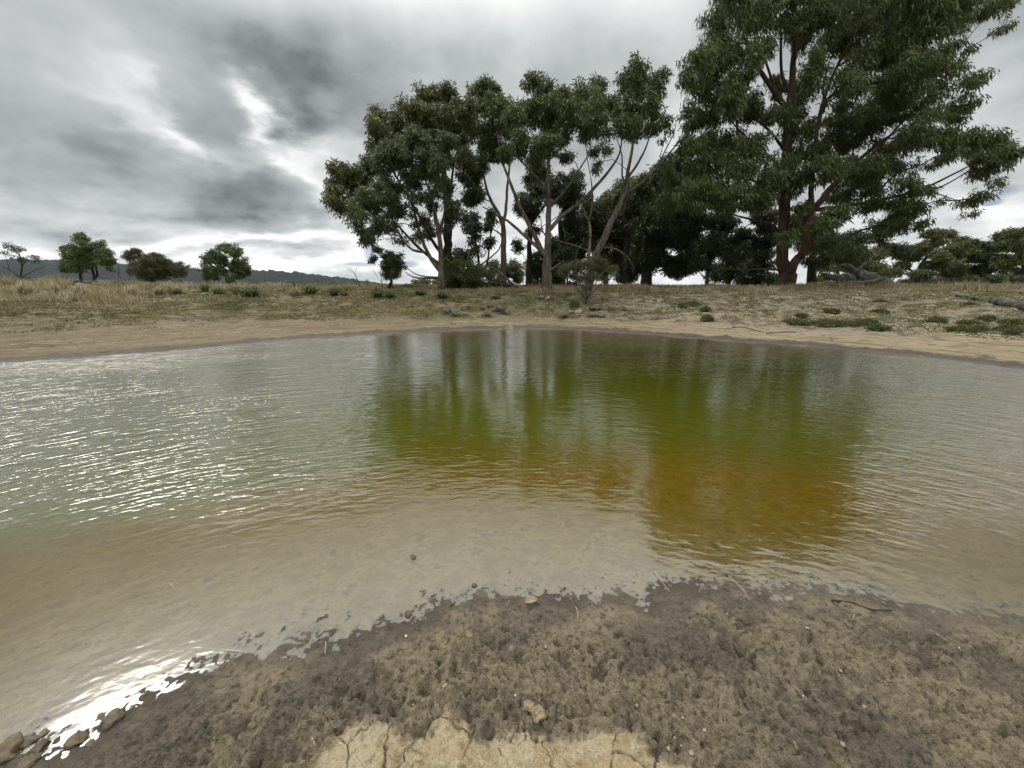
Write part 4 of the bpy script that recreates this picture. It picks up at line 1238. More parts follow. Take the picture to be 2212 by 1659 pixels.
# ------------------------------------------------------------------ hills and far woods
def build_hills():
    prof = [(-1600, 560), (-600, 562), (0, 566), (130, 567), (250, 572), (380, 578), (450, 588), (545, 588), (570, 586), (613, 589), (667, 597.5), (717, 602.5), (766, 607.5), (816, 613), (860, 617), (900, 622)]
    us = np.linspace(-1600, 900, 900)
    vs = np.interp(us, [p[0] for p in prof], [p[1] for p in prof])
    rows = [0, .05, .12, .25, .4, .55, .7, .8, .88, .94, 1.0, 1.06, 1.3]
    V = []
    for j, f in enumerate(rows):
        for i, u in enumerate(us):
            top = at(u, vs[i], 1500)
            foot = at(u, 615.8, 900)
            g = min(f, 1.0)
            p = foot + (top - foot) * f
            p[2] = -6 + (top[2] + 6) * math.sin(g * math.pi / 2) ** .9 if f <= 1 else top[2] - 60 * (f - 1)
            V.append(p)
    V = np.array(V)
    V[:, 2] += (np.abs(fbm(V[:, 0] * .045, V[:, 1] * .045, 3, 3)) * 14 + fbm(V[:, 0] * .008, V[:, 1] * .008, 5, 3) * 12) * np.clip((V[:, 2] + 3) / 20, 0, 1)
    n = len(us)
    idx = np.arange(len(rows) * n).reshape(len(rows), n)
    q = np.stack([idx[:-1, :-1], idx[:-1, 1:], idx[1:, 1:], idx[1:, :-1]], -1).reshape(-1, 4)
    m, k = new_mat('forest_hill')
    P = k.pos()
    a = k.noise(P, .05, 5, .7)
    b = k.noise(P, .006, 3, .5)
    col = k.mix(k.ramp(a, .35, .65), (.015, .020, .019), (.038, .045, .040))
    col = k.mix(k.ramp(b, .45, .65, 0, .5), col, (.034, .042, .046))
    bs = principled(k, col, 1.0, k.bump(a, 12, 1.0), 0)
    k.l.new(bs.outputs[0], k.out.inputs[0])
    mesh('hills', V, q, m, smooth=True, kind='structure')


build_hills()
tree('distant_trees', 'distant dark clump of trees at the foot of the hill', 'trees', 110, C2, [[(850, 640, .3), (850, 600, .2), (850, 585, .1)]],
     [(830, 595, 40, 22), (880, 590, 36, 24), (910, 600, 20, 18)], MAT['bark_dark'], MAT['leaf_dark'], None, cr=1.0, L=.6, W=.22, lai=2.2, depth=3)
tree('distant_trees', 'distant row of rounded trees seen under the spreading gum', 'trees', 100, C2, [[(1720, 640, .3), (1720, 600, .2), (1720, 575, .1)]],
     [(1640, 585, 50, 26), (1720, 575, 60, 26), (1800, 575, 50, 28), (1850, 590, 30, 20)], MAT['bark_dark'], MAT['leaf_olive'], None, cr=1.0, L=.6, W=.22, lai=2.2, depth=3)


# ------------------------------------------------------------------ grass
def blades(px, py, h, wd, lean, tint, arc=.5):
    n = len(px)
    z = terrain(px, py)
    b = np.stack([px, py, z - .01], 1)
    ph = rng.random(n) * 2 * np.pi
    ld = np.stack([np.cos(ph), np.sin(ph), np.zeros(n)], 1) * (lean * (.3 + rng.random(n)))[:, None] * h[:, None]
    sp = rng.random(n) * 2 * np.pi
    s = np.stack([np.cos(sp), np.sin(sp), np.zeros(n)], 1) * (wd * .5)[:, None]
    mid = b + ld * .35 + np.array([0, 0, 1]) * (h * .58)[:, None]
    tip = b + ld + np.array([0, 0, 1]) * (h * (1 - .35 * lean))[:, None]
    v = np.stack([b - s, b + s, mid + s * .8, mid - s * .8, tip], 1).reshape(-1, 3)
    i = np.arange(n)[:, None] * 5
    return v, i + np.array([0, 1, 2, 3]), i + np.array([3, 2, 4]), np.repeat(tint, 5)


def kfac(x, y):
    azd = np.degrees(np.arctan2(x, y))
    return np.interp(azd, [-70, -42, -22, -8, 5, 30, 45, 60], [2.3, 2.2, 1.4, 1.0, 1.0, 1.15, 1.45, 1.6])


def sample(n, r0, r1, az=60):
    t = np.radians(rng.uniform(-az, az, n))
    r = np.sqrt(rng.uniform(r0 * r0, r1 * r1, n))
    return r * np.sin(t), r * np.cos(t)


def build_grass():
    # long straw grass along the crest
    x, y = sample(900000, 12, 42)
    s = sdist(x, y, POND)
    sf = s / kfac(x, y)
    azd = np.degrees(np.arctan2(x, y))
    nz = fbm(x * .55, y * .55, 201, 4)
    left = 1 - sst(-36, -24, azd)
    c0 = 8.6 + nz * 2.4 - left * 2.0
    p = sst(-1.2, .4, sf - c0) * (1 - .75 * sst(4, 9, sf - c0)) * np.clip(.45 + 1.9 * nz, .03, 1)
    p *= np.where(s > 2, 1, 0)
    keep = rng.random(len(x)) < p * .42
    x, y, nz, left, azd = x[keep], y[keep], nz[keep], left[keep], azd[keep]
    h = (.13 + .22 * rng.random(len(x)) ** 1.5 + .30 * np.clip(nz, -.25, .6)) * (1 + .50 * left)
    h = np.maximum(h * np.clip(1 + 1.3 * fbm(x * .3, y * .3, 209, 2), .45, 1.6), .1)
    t = np.clip(.62 + .5 * fbm(x * .8, y * .8, 205, 3) + rng.normal(0, .16, len(x)) + .1 * left, 0, 1)
    far_ = np.hypot(x, y)
    v, q, tr, tt = blades(x, y, h, .010 + .0006 * far_ + .006 * rng.random(len(x)), .42, t)
    mesh('dry_grass', v, [q, tr], MAT['grass'], {'tint': ('FLOAT', tt)}, kind='stuff')
    # paddock grass further off
    x, y = sample(60000, 38, 120, 62)
    h = .22 + .3 * rng.random(len(x))
    t = np.clip(.66 + .4 * fbm(x * .1, y * .1, 207, 3) + rng.normal(0, .12, len(x)), 0, 1)
    v, q, tr, tt = blades(x, y, h, .05 + .05 * rng.random(len(x)), .4, t)
    mesh('paddock_grass', v, [q, tr], MAT['grass'], {'tint': ('FLOAT', tt)}, kind='stuff')
    # grazed turf and dead herbage on the slope of the bank
    x, y = sample(1900000, 9, 32)
    s = sdist(x, y, POND)
    sf = s / kfac(x, y)
    azd = np.degrees(np.arctan2(x, y))
    nz = fbm(x * .7, y * .9, 211, 4)
    n2 = fbm(x * 3.2, y * 3.2, 215, 3)
    p = sst(2.3, 4.2, sf + nz * 1.2) * (1 - sst(10, 13, sf)) * np.clip(.46 + 1.2 * nz + 1.2 * n2, .05, 1)
    p = np.where((s > .6), p, 0) * (1 - .62 * sst(8, 32, azd))
    keep = rng.random(len(x)) < p * .62
    x, y, nz, n2 = x[keep], y[keep], nz[keep], n2[keep]
    h = .025 + .05 * rng.random(len(x)) + .05 * np.clip(n2, 0, .6)
    green = fbm(x * .35, y * .35, 221, 3)
    t = np.clip(.62 - .50 * green + rng.normal(0, .2, len(x)), 0, 1)
    v, q, tr, tt = blades(x, y, h, .012 + .0009 * np.hypot(x, y) + .006 * rng.random(len(x)), .9, t)
    mesh('bank_turf', v, [q, tr], MAT['turf'], {'tint': ('FLOAT', tt)}, kind='stuff')
    # pale bark and twig litter scattered on the right bank
    x, y = sample(9000, 11, 26)
    azd = np.degrees(np.arctan2(x, y))
    s = sdist(x, y, POND)
    sf = s / kfac(x, y)
    p = sst(1.2, 3, sf) * (1 - sst(8, 10, sf)) * sst(-2, 20, azd) * np.clip(.4 + 1.5 * fbm(x * .6, y * .6, 231, 3), 0, 1) * (s > .5)
    keep = rng.random(len(x)) < p * .5
    x, y = x[keep], y[keep]
    z = terrain(x, y)
    n = len(x)
    a = rng.random(n) * np.pi
    ln = .05 + .22 * rng.random(n) ** 2
    dd = np.stack([np.cos(a), np.sin(a), rng.normal(0, .25, n)], 1) * ln[:, None] * .5
    c = np.stack([x, y, z + .025], 1)
    v, q = frusta(c - dd, c + dd, .006 + .016 * rng.random(n), .004 + .008 * rng.random(n), 4)
    mesh('bark_litter', v, q, MAT['chip'], kind='stuff')


build_grass()


def clump(name, label, cat, pos, r, h, n, mat, group, wd=.02, tint=(.1, .9), arch=1.0):
    o = thing(name, pos, label, cat, group)
    ph = rng.random(n) * 2 * np.pi
    rr = rng.random(n) ** .6
    b = np.stack([np.cos(ph) * rr * r * .35, np.sin(ph) * rr * r * .35, np.full(n, -.03)], 1)
    out = np.stack([np.cos(ph + rng.normal(0, .4, n)), np.sin(ph + rng.normal(0, .4, n)), np.zeros(n)], 1)
    hh = h * (.55 + .5 * rng.random(n)) * (1 - .35 * rr)
    reach = r * (.25 + .75 * rr) * arch
    m1 = b + out * (reach * .25)[:, None] + np.array([0, 0, 1]) * (hh * .62)[:, None]
    m2 = b + out * (reach * .62)[:, None] + np.array([0, 0, 1]) * (hh * .98)[:, None]
    tp = b + out * reach[:, None] + np.array([0, 0, 1]) * (hh * (.95 - .45 * rr))[:, None]
    sd_ = np.cross(out, [0, 0, 1]) * (wd * (.5 + .6 * rng.random(n)))[:, None] * .5
    v = np.stack([b - sd_, b + sd_, m1 + sd_, m1 - sd_, m2 + sd_ * .7, m2 - sd_ * .7, tp], 1).reshape(-1, 3)
    i = np.arange(n)[:, None] * 7
    t = np.repeat(np.clip(tint[0] + (tint[1] - tint[0]) * rng.random(n), 0, 1), 7)
    mesh('blades', v, [np.vstack([i + np.array([0, 1, 2, 3]), i + np.array([3, 2, 4, 5])]), i + np.array([5, 4, 6])], mat, {'tint': ('FLOAT', t)}, parent=o)
    return o


def scale_at(p):
    return p[1] / FPX / 1.0      # metres per survey pixel, roughly, at depth Y


TUS = 'green tussocks along the crest of the bank'
for T, x, y, r, h, lab in [(C2, 205, 700, 110, 105, 'largest green tussock, on the crest below the round-headed tree'), (C2, 80, 690, 60, 90, 'pale green tussock touching the left side of the largest tussock'),
                           (C1, 1900, 685, 55, 75, 'green tussock second left of the largest tussock, by the dark dirt'), (C1, 1790, 660, 50, 95, 'tall olive tussock left of the dark dirt clump'),
                           (C2, 920, 695, 60, 90, 'dark green tussock left of the bent dead sapling'), (C2, 1005, 695, 45, 50, 'small tussock joined to the dark green tussock'),
                           (C2, 1300, 710, 80, 100, 'wide green tussock at the foot of the small lopsided tree'), (C2, 1410, 715, 55, 70, 'lower green tussock right of the wide tussock'),
                           (C2, 1670, 690, 60, 55, 'faint green tussock halfway to the spreading gum'), (C2, 1860, 712, 65, 60, 'bright green tussock in front of the spreading gum trunk'),
                           (C2, 720, 680, 90, 105, 'olive tussock behind the dead stub'), (C1, 1550, 680, 45, 60, 'dark green tussock at the foot of the fence post'),
                           (C3, 560, 720, 50, 36, 'low bright tussock in the straw under the scrub')]:
    u, v = conv(T, x, y)
    p = ground_at(u, v)
    mp = scale_at(p) * T[2]
    clump('grass_tussock', lab, 'grass tussock', p, r * mp, h * mp, 260, MAT['tussock'], TUS, wd=.035, tint=(.0, .8) if 'olive' not in lab else (.5, 1))
STW = 'tall straw tufts at left'
for x, y, r, h, lab in [(1470, 690, 70, 130, 'tall pale straw tuft right of the low brown bush'), (1390, 690, 50, 90, 'straw tuft in front of the low brown bush stems'), (1160, 700, 70, 110, 'straw tuft under the small bare tree'),
                        (700, 700, 80, 130, 'straw tuft under the two-trunked bushy tree'), (480, 700, 80, 150, 'tall straw tuft between spindly tree and bushy tree'), (230, 700, 90, 150, 'tall straw tuft under the half-bare tree')]:
    u, v = conv(C1, x, y)
    p = ground_at(u, v)
    mp = scale_at(p) * C1[2]
    clump('straw_tuft', lab, 'grass tuft', p, r * mp, h * mp, 240, MAT['grass'], STW, wd=.022, tint=(.5, 1), arch=.7)
u, v = conv(C2, 590, 700)
p = ground_at(u, v)
clump('straw_tuft', 'pale straw tuft beside the dead stub', 'grass tuft', p, .45, .7, 200, MAT['grass'], STW, wd=.022, tint=(.5, 1), arch=.7)
for (T, x, y, lab) in [(C3, 480, 870, 'yellow-green tuft right of the middle dark rocks'), (C3, 210, 870, 'yellow-green tuft between the two left dark rocks'), (C3, 1150, 880, 'yellow-green tuft left of the flat pale rock'),
                       (C3, 1400, 880, 'yellow-green tuft under the brown boulder'), (C3, 640, 860, 'small green tuft right of the big dark rock'), (R3, 1700, 830, 'pale straw tuft in front of the thin fallen log'), (R3, 860, 800, 'brown tuft in front of the fallen stump')]:
    u, v = conv(T, x, y)
    p = ground_at(u, v)
    clump('bank_tuft', lab, 'grass tuft', p, .34, .24, 160, MAT['turf'] if T is C3 else MAT['grass'], 'tufts among the rocks and logs', wd=.02, tint=(.1, .75), arch=1.1)

# green creeping weeds on the right bank
WD = 'green weed mats on the right bank'
WEED = [(90, 1012, 90, 30, 'weed mat left of the longest weed mat'), (380, 1030, 130, 45, 'longest weed mat on the right bank'), (600, 1020, 70, 26, 'thin weed mat just right of the longest mat'), (720, 1012, 90, 34, 'weed mat in the middle of the right bank row'),
        (850, 1062, 55, 30, 'small round weed closest to the water in the middle'), (1630, 1075, 85, 30, 'low weed mat right of the bare patch'), (1690, 1020, 55, 34, 'taller weed standing behind the low weed mat'), (1770, 1072, 50, 24, 'little weed mat touching the low weed mat'),
        (2040, 1065, 65, 30, 'weed mat near the right edge'), (2150, 1098, 70, 40, 'bright weed mat cut by the right edge'), (2110, 1015, 90, 24, 'flat weed mat behind the right edge mats'), (130, 950, 34, 16, 'tiny weed above the left weed mat'),
        (865, 905, 40, 18, 'dim weed high on the bank under the fallen stump'), (1865, 968, 45, 16, 'thin weed high on the bank near the right edge'), (1390, 985, 50, 20, 'dull weed right of the bare brown soil'), (410, 905, 40, 18, 'dim weed high on the bank under the giant gum')]
for x, y, r, h, lab in WEED:
    u, v = conv(R3, x, y)
    p = ground_at(u, v)
    mp = scale_at(p) * R3[2]
    o = thing('weed_mat', p, lab, 'weed', WD)
    n = int(22 + r * .6)
    h *= .7
    a = rng.random(n) * 2 * np.pi
    rr = rng.random(n) ** .75 * r * mp * 1.15
    cx, cy = p[0] + np.cos(a) * rr, p[1] + np.sin(a) * rr * .9
    cz = terrain(cx, cy) + h * mp * .5 * (1 - np.minimum(rr / (r * mp), 1) ** 2) + .02
    c = np.stack([cx, cy, cz], 1) - p
    vv, qq, tt = leaves(c, .12 * (.5 + rng.random(n)), 34, .075, .026, droop=-.6, flat=.55)
    mesh('leaves', vv, qq, MAT['weed'], {'tint': ('FLOAT', tt)}, parent=o)
for (T, x, y, r, lab) in [((1371.5, 466.3, .1984), 600, 985, 110, 'dusty green weed patch under the small-trunked dark tree'), ((1371.5, 466.3, .1984), 785, 1140, 50, 'upright green weed beside the long drift stick'),
                          ((1371.5, 466.3, .1984), 770, 1045, 40, 'little weed above the upright green weed'), (C3, 1240, 790, 45, 'green weed behind the flat pale rock')]:
    u, v = conv(T, x, y)
    p = ground_at(u, v)
    mp = scale_at(p) * T[2]
    o = thing('weed_clump', p, lab, 'weed', WD)
    n = 40
    a = rng.random(n) * 2 * np.pi
    rr = np.sqrt(rng.random(n)) * r * mp
    cx, cy = p[0] + np.cos(a) * rr, p[1] + np.sin(a) * rr
    c = np.stack([cx, cy, terrain(cx, cy) + .05 + .10 * (1 - (rr / (r * mp)))], 1) - p
    vv, qq, tt = leaves(c, .10, 36, .07, .028, droop=-.5, flat=.9)
    mesh('leaves', vv, qq, MAT['weed'], {'tint': ('FLOAT', tt)}, parent=o)


# ------------------------------------------------------------------ rocks and clods
def rock_mesh(sx, sy, sz, seed, res=20, cuts=9, rough=.16):
    r_ = np.random.default_rng(seed)
    th = np.linspace(0, np.pi, res)
    ph = np.linspace(0, 2 * np.pi, res * 2, endpoint=False)
    Tt, Pp = np.meshgrid(th, ph, indexing='ij')
    d_ = np.stack([np.sin(Tt) * np.cos(Pp), np.sin(Tt) * np.sin(Pp), np.cos(Tt)], -1).reshape(-1, 3)
    rad = np.ones(len(d_))
    for _ in range(cuts):
        n = r_.normal(0, 1, 3)
        n /= np.linalg.norm(n)
        off = r_.uniform(.62, .9)
        dt = d_ @ n
        rad = np.where(dt > .05, np.minimum(rad, off / np.maximum(dt, .05)), rad)
    nz = fbm(d_[:, 0] * 2.3 + seed, d_[:, 1] * 2.3 + d_[:, 2] * 1.9, seed, 4)
    rad = rad * (1 + rough * nz)
    v = d_ * rad[:, None] * np.array([sx, sy, sz])
    m = res * 2
    idx = np.arange(res * m).reshape(res, m)
    q = np.stack([idx[:-1], idx[1:], np.roll(idx[1:], -1, 1), np.roll(idx[:-1], -1, 1)], -1).reshape(-1, 4)
    return v, q


def rock(name, label, cat, p, sx, sy, sz, mat, group=None, seed=1, sink=.3, rough=.16, res=20):
    v, q = rock_mesh(sx, sy, sz, seed, res, rough=rough)
    o = mesh(name, v, q, mat, smooth=True)
    o.location = (p[0], p[1], p[2] + sz * (1 - sink) - sz * .35)
    o.rotation_euler = (0, 0, seed * 1.7)
    return tag(o, label, cat, group)


RK = 'rocks at the foot of the far bank'
for i, (x, y, r, h, m, lab) in enumerate([(140, 845, 55, 34, 'rock', 'black angular rock, leftmost of the dark rocks'), (290, 815, 50, 34, 'rock_brown', 'brown rock right of the leftmost black rock'), (440, 822, 26, 20, 'rock', 'small dark rock left of the big black rock'),
        (512, 795, 36, 22, 'rock', 'dark rock behind and left of the big black rock'), (582, 832, 62, 36, 'rock', 'big black rock with a flat top in the middle of the bank'), (1420, 820, 64, 24, 'rock', 'long low dark rock left of the brown boulder'),
        (1530, 815, 56, 38, 'rock_brown', 'rounded brown boulder at the right end of the rocks'), (1205, 855, 40, 22, 'rock_brown', 'grey-brown rock left of the flat pale rock'), (1275, 845, 46, 22, 'clod_dry', 'flat pale rock among yellow grass'),
        (1008, 728, 36, 18, 'pebble', 'pale rounded stone in the straw left of the round shrub'), (948, 716, 34, 18, 'rock_brown', 'dull stone beside the pale rounded stone'), (1480, 880, 44, 16, 'rock', 'low dark rock below the brown boulder'),
        (1265, 885, 50, 14, 'rock', 'dark rock sunk in the grass below the flat pale rock'), (45, 715, 40, 18, 'rock_brown', 'brown stone in the straw right of the spreading gum'), (1675, 825, 22, 14, 'rock', 'little dark rock right of the brown boulder')]):
    u, v = conv(C3, x, y)
    p = ground_at(u, v)
    mp = scale_at(p) * C3[2]
    rock('rock', lab, 'rock', p, r * mp, r * mp * .8, h * mp * 1.25, MAT[m], RK, 3 + i, sink=.45)
for i, (T, x, y, r, m, lab) in enumerate([(C1, 1790, 690, 45, 'rock_brown', 'dark dirt heap between two tussocks on the crest'), (C2, 440, 660, 55, 'rock_brown', 'brown dirt heap right of the largest tussock'), (C1, 1470, 738, 45, 'pebble', 'pale sandy scrape below the fence post')]):
    u, v = conv(T, x, y)
    p = ground_at(u, v)
    mp = scale_at(p) * T[2]
    rock('dirt_heap', lab, 'dirt heap', p, r * mp, r * mp * .8, r * mp * .42, MAT[m], None, 40 + i, sink=.5, rough=.5)

F1, F2, F3, F5 = (0, 1206.9, .3472), (658.3, 1206.9, .3472), (1371.5, 1206.9, .37995), (768, 713.2, .3472)


def pebble_set(name, group, items, labels, cat, flat=.6, sink=.3, rough=.3):
    rec = []
    for (T, x, y, r, m) in items:
        u, v = conv(T, x, y)
        rec.append((u, v, r * T[2] / FPX, m))
    order = sorted(range(len(rec)), key=lambda i: rec[i][0])
    rank = {i: j for j, i in enumerate(order)}
    for i, (u, v, ang, m) in enumerate(rec):
        p = ground_at(u, v)
        p[2] = max(p[2], -.006)
        dist = math.hypot(p[1], p[2] - EYE)
        rr = ang * dist * 1.0
        rock(name, labels.format(ORD[rank[i]]), cat, p, rr, rr * .85, rr * flat, MAT[m], group, 60 + i * 3 + len(name), sink=sink, rough=rough, res=12)


pebble_set('mud_clod', 'mud clods in the shallows at the middle of the near shore',
           [(F2, 640, 350, 24, 'clod'), (F2, 600, 352, 13, 'clod'), (F2, 1055, 168, 17, 'clod'), (F2, 1275, 92, 10, 'clod'), (F2, 1195, 224, 11, 'clod'), (F2, 770, 320, 11, 'clod'), (F2, 672, 326, 10, 'clod'),
            (F2, 735, 370, 11, 'clod'), (F2, 815, 300, 9, 'clod'), (F2, 1182, 182, 7, 'clod'), (F2, 915, 285, 9, 'clod'), (F5, 360, 1445, 22, 'clod')],
           'wet clod standing in the middle shallows, {} of the twelve', 'clod', .6, .35, .5)
pebble_set('mud_clod', 'mud clods in the bright shallows at bottom left',
           [(F1, 690, 1005, 56, 'clod'), (F1, 635, 985, 26, 'clod'), (F1, 495, 1125, 46, 'clod'), (F1, 560, 1150, 24, 'clod'), (F1, 790, 862, 13, 'clod'), (F1, 900, 847, 11, 'clod'), (F1, 240, 1180, 34, 'clod'), (F1, 165, 1150, 40, 'clod'),
            (F1, 65, 1185, 58, 'clod'), (F1, 175, 1280, 48, 'clod'), (F1, 30, 1245, 40, 'clod'), (F1, 820, 930, 14, 'clod'), (F1, 877, 926, 10, 'clod'), (F1, 268, 1098, 24, 'clod'), (F1, 420, 995, 10, 'clod'), (F1, 1010, 780, 10, 'clod')],
           'muddy clod in the glaring bottom left shallows, {} of the sixteen', 'clod', .45, .35, .5)
pebble_set('dry_clod', 'dry tan clods on the near mud', [(F2, 1390, 928, 32, 'clod_dry'), (F2, 1455, 970, 46, 'clod_dry'), (F2, 1290, 555, 22, 'clod_dry'), (F2, 1020, 480, 24, 'clod_dry')],
           'tan crumbly clod on the dark near mud, {} of the four', 'clod', .6, .3, .6)
pebble_set('pebble', 'small pale pebbles on the near mud', [(F3, 10, 843, 9, 'clod_dry'), (F3, 225, 893, 9, 'pebble'), (F3, 275, 908, 8, 'pebble'), (F3, 292, 912, 7, 'pebble'), (F3, 395, 977, 10, 'pebble'), (F3, 185, 1085, 11, 'pebble'), (F3, 225, 1020, 7, 'pebble'),
            (F3, 265, 1060, 9, 'pebble'), (F3, 320, 1105, 11, 'pebble'), (F3, 1180, 1055, 12, 'clod_dry'), (F3, 1300, 842, 9, 'pebble'), (F3, 1168, 643, 8, 'pebble'), (F3, 955, 782, 7, 'chip'), (F3, 500, 1088, 14, 'rock_brown'),
            (F2, 1500, 553, 12, 'clod_dry'), (F2, 2065, 920, 13, 'clod_dry'), (F2, 1310, 850, 7, 'chip'), (F2, 675, 905, 7, 'chip'), (F2, 630, 485, 8, 'chip')],
           'little pebble lying on the near mud, {} of the nineteen', 'pebble', .7, .2, .2)


# ------------------------------------------------------------------ sticks, straws, logs
def stick(name, label, cat, T, pts, r0, r1, mat, group=None, lift=.02, jit=.12, sides=6):
    P_ = []
    for x, y in pts:
        p = ground_at(*conv(T, x, y))
        p[2] = max(p[2], 0.0) + lift
        P_.append(p)
    n = len(P_)
    rad = np.linspace(r0, r1, n)
    pp, rr = smooth_path(P_, rad, max(.03, np.linalg.norm(P_[0] - P_[-1]) / 14), jit)
    v, q, t = tube(pp, rr, sides, .2)
    o = mesh(name, v - P_[0], [q, t], mat, smooth=True)
    o.location = P_[0]
    return tag(o, label, cat, group)


STK = 'fallen sticks on the right bank'
D4 = (1371.5, 466.3, .1984)
for T, pts, r0, lab in [(C3, [(1670, 795), (1720, 825), (1765, 842)], .025, 'short pale stick just right of the little dark rock'), (C3, [(1720, 890), (1800, 910), (1980, 905), (2085, 868)], .022, 'long curved grey stick low on the bank'),
                        (C3, [(1560, 885), (1640, 872), (1705, 848)], .02, 'thin stick slanting up below the short pale stick'), (D4, [(1060, 1215), (1200, 1222), (1300, 1250), (1400, 1272)], .022, 'forked-looking grey stick below the longest weed mat'),
                        (D4, [(1430, 1283), (1560, 1275), (1700, 1268), (1835, 1298)], .018, 'dark thin stick close to the water below the weeds'), (D4, [(540, 1200), (600, 1150)], .016, 'small stick left of the upright green weed'),
                        (R3, [(735, 1085), (780, 1060), (815, 1035)], .018, 'small pale stick beside the small round weed'), (R3, [(480, 890), (500, 850), (515, 830)], .014, 'upright pale splinter under the giant gum')]:
    stick('fallen_stick', lab, 'stick', T, pts, r0, r0 * .5, MAT['deadwood'], STK)
STR = 'dry straws on the near shore'
for T, pts, lab in [(F3, [(530, 100), (610, 180), (650, 240)], 'longest straw, lying across the amber shallows'), (F3, [(110, 80), (150, 130), (195, 192)], 'straw lying in the notch of the shoreline'), (F3, [(515, 315), (568, 343)], 'short thick straw on the mud below the longest straw'),
                    (F3, [(1598, 803), (1626, 837)], 'straw on the lower right mud'), (F3, [(1710, 435), (1772, 472)], 'straw near the right waterline'), (F3, [(905, 1045), (912, 1068), (922, 1092)], 'bent straw at the bottom edge of the mud'),
                    (F1, [(1080, 230), (1105, 262)], 'white straw floating alone in the left shallows'), (F1, [(1380, 575), (1520, 582)], 'straw at the left waterline over the mud lumps'), (F1, [(1940, 1120), (1965, 1172)], 'small forked straw by the dry cracked crust'),
                    (F2, [(1685, 305), (1700, 340), (1698, 382)], 'curved straw right of the curled brown leaf'), (F2, [(133, 520), (130, 560), (128, 602)], 'thin straw on the left mud edge'), (F3, [(1243, 328), (1239, 350)], 'tiny straw in the middle of the right mud'),
                    (F2, [(862, 808), (886, 790)], 'white splinter in the middle of the near mud'), (F3, [(1836, 521), (1850, 529)], 'white chip near the right edge of the mud'), (F3, [(970, 400), (988, 400)], 'white chip below the curved twig in the water')]:
    chip = 'white' in lab and 'straw' not in lab
    stick('straw' if not chip else 'wood_chip', lab, 'straw' if not chip else 'wood chip', T, pts, .0035 if chip else .0016, .002 if chip else .0009, MAT['chip' if chip else 'straw'], STR if not chip else None, lift=.006, jit=.3, sides=5)
stick('sunken_twig', 'dark curved twig lying in the right shallows', 'twig', F3, [(1120, 240), (1240, 255), (1330, 290), (1460, 300)], .006, .003, MAT['bark_dark'], lift=.004)

# curled brown gum leaf
p = ground_at(*conv(F2, 1405, 280))
nx, ny = 15, 7
lv, lq = [], []
for i in range(nx):
    for j in range(ny):
        a = i / (nx - 1)
        b = (j / (ny - 1) - .5) * 2
        wd = .021 * math.sin(math.pi * min(.97, a * .95 + .03)) ** .8
        lv.append(((a - .5) * .085, b * wd, .006 + .010 * math.sin(a * 3) + .012 * abs(b) ** 1.5 * (1 - .4 * a)))
for i in range(nx - 1):
    for j in range(ny - 1):
        lq.append((i * ny + j, (i + 1) * ny + j, (i + 1) * ny + j + 1, i * ny + j + 1))
o = mesh('fallen_leaf', lv, np.array(lq), MAT['deadleaf'], smooth=True)
sm = o.modifiers.new('thickness', 'SOLIDIFY')
sm.thickness = .0012
o.location = (p[0], p[1], max(p[2], 0) + .006)
o.rotation_euler = (.1, .1, .45)
tag(o, 'curled pinkish-brown leaf lying at the middle of the near waterline', 'leaf')


def limb_thing(name, label, cat, Y, T, paths, mat, group=None, part='limb', first=None, sub=None, jit=.14, ground=True):
    def W3(x, y, dY=0.0):
        u, v = conv(T, x, y)
        return at(u, v, Y + dY)
    b = W3(*paths[0][0][:2])
    zg = gz(b[0], b[1])
    root = thing(name, (b[0], b[1], zg), label, cat, group)
    for i, lb in enumerate(paths):
        P_ = [W3(p[0], p[1], p[3] if len(p) > 3 else 0) for p in lb]
        if i == 0 and ground:
            P_[0][2] = min(P_[0][2], zg - .03)
        for q in P_:
            q[2] = max(q[2], gz(q[0], q[1]) - lb[0][2] * .3)
        pp, rr = smooth_path(P_, [p[2] for p in lb], .12, jit)
        g = Geo()
        g.add(*tube(pp, rr, 9 if rr[0] > .12 else 6, .16))
        g.obj(first if (i == 0 and first) else part, mat, root, (b[0], b[1], zg), smooth=True)
    return root


limb_thing('fallen_tree', 'huge grey fallen tree with upturned roots, lying right of the giant red-barked gum', 'fallen tree', 26, T6,
           [[(110, 900, .62), (250, 900, .58), (480, 970, .50), (700, 1040, .42), (840, 1080, .34)], [(150, 900, .34, -.4), (20, 900, .28, -.5), (-90, 880, .20, -.6), (-190, 835, .08, -.7)],
            [(60, 960, .20, -.9), (250, 965, .20, -1.0), (430, 930, .14, -1.1), (590, 882, .05, -1.1)], [(190, 850, .28), (150, 770, .20), (90, 742, .13), (10, 738, .05)], [(180, 850, .16), (260, 770, .10), (330, 715, .07), (400, 682, .03)],
            [(200, 840, .12, -.5), (250, 800, .08, -.6), (250, 765, .03, -.6)], [(640, 1060, .08, -.6), (610, 1000, .06, -.7), (630, 950, .03, -.7)], [(640, 1060, .06, -.6), (690, 1000, .04, -.7), (730, 980, .02, -.7)]],
           MAT['deadwood'], part='root', first='trunk')
stick('fallen_log', 'dark cracked log lying in straw at the right edge of the picture', 'log', T6, [(1840, 1190), (2000, 1225), (2212, 1270), (2420, 1310)], .15, .17, MAT['deadwood'], 'fallen logs at far right', lift=.08, jit=.06, sides=10)
stick('fallen_log', 'thin grey log half hidden in straw, left of the dark cracked log', 'log', T6, [(1390, 1112), (1520, 1128), (1670, 1155)], .07, .06, MAT['deadwood'], 'fallen logs at far right', lift=.05, jit=.08)
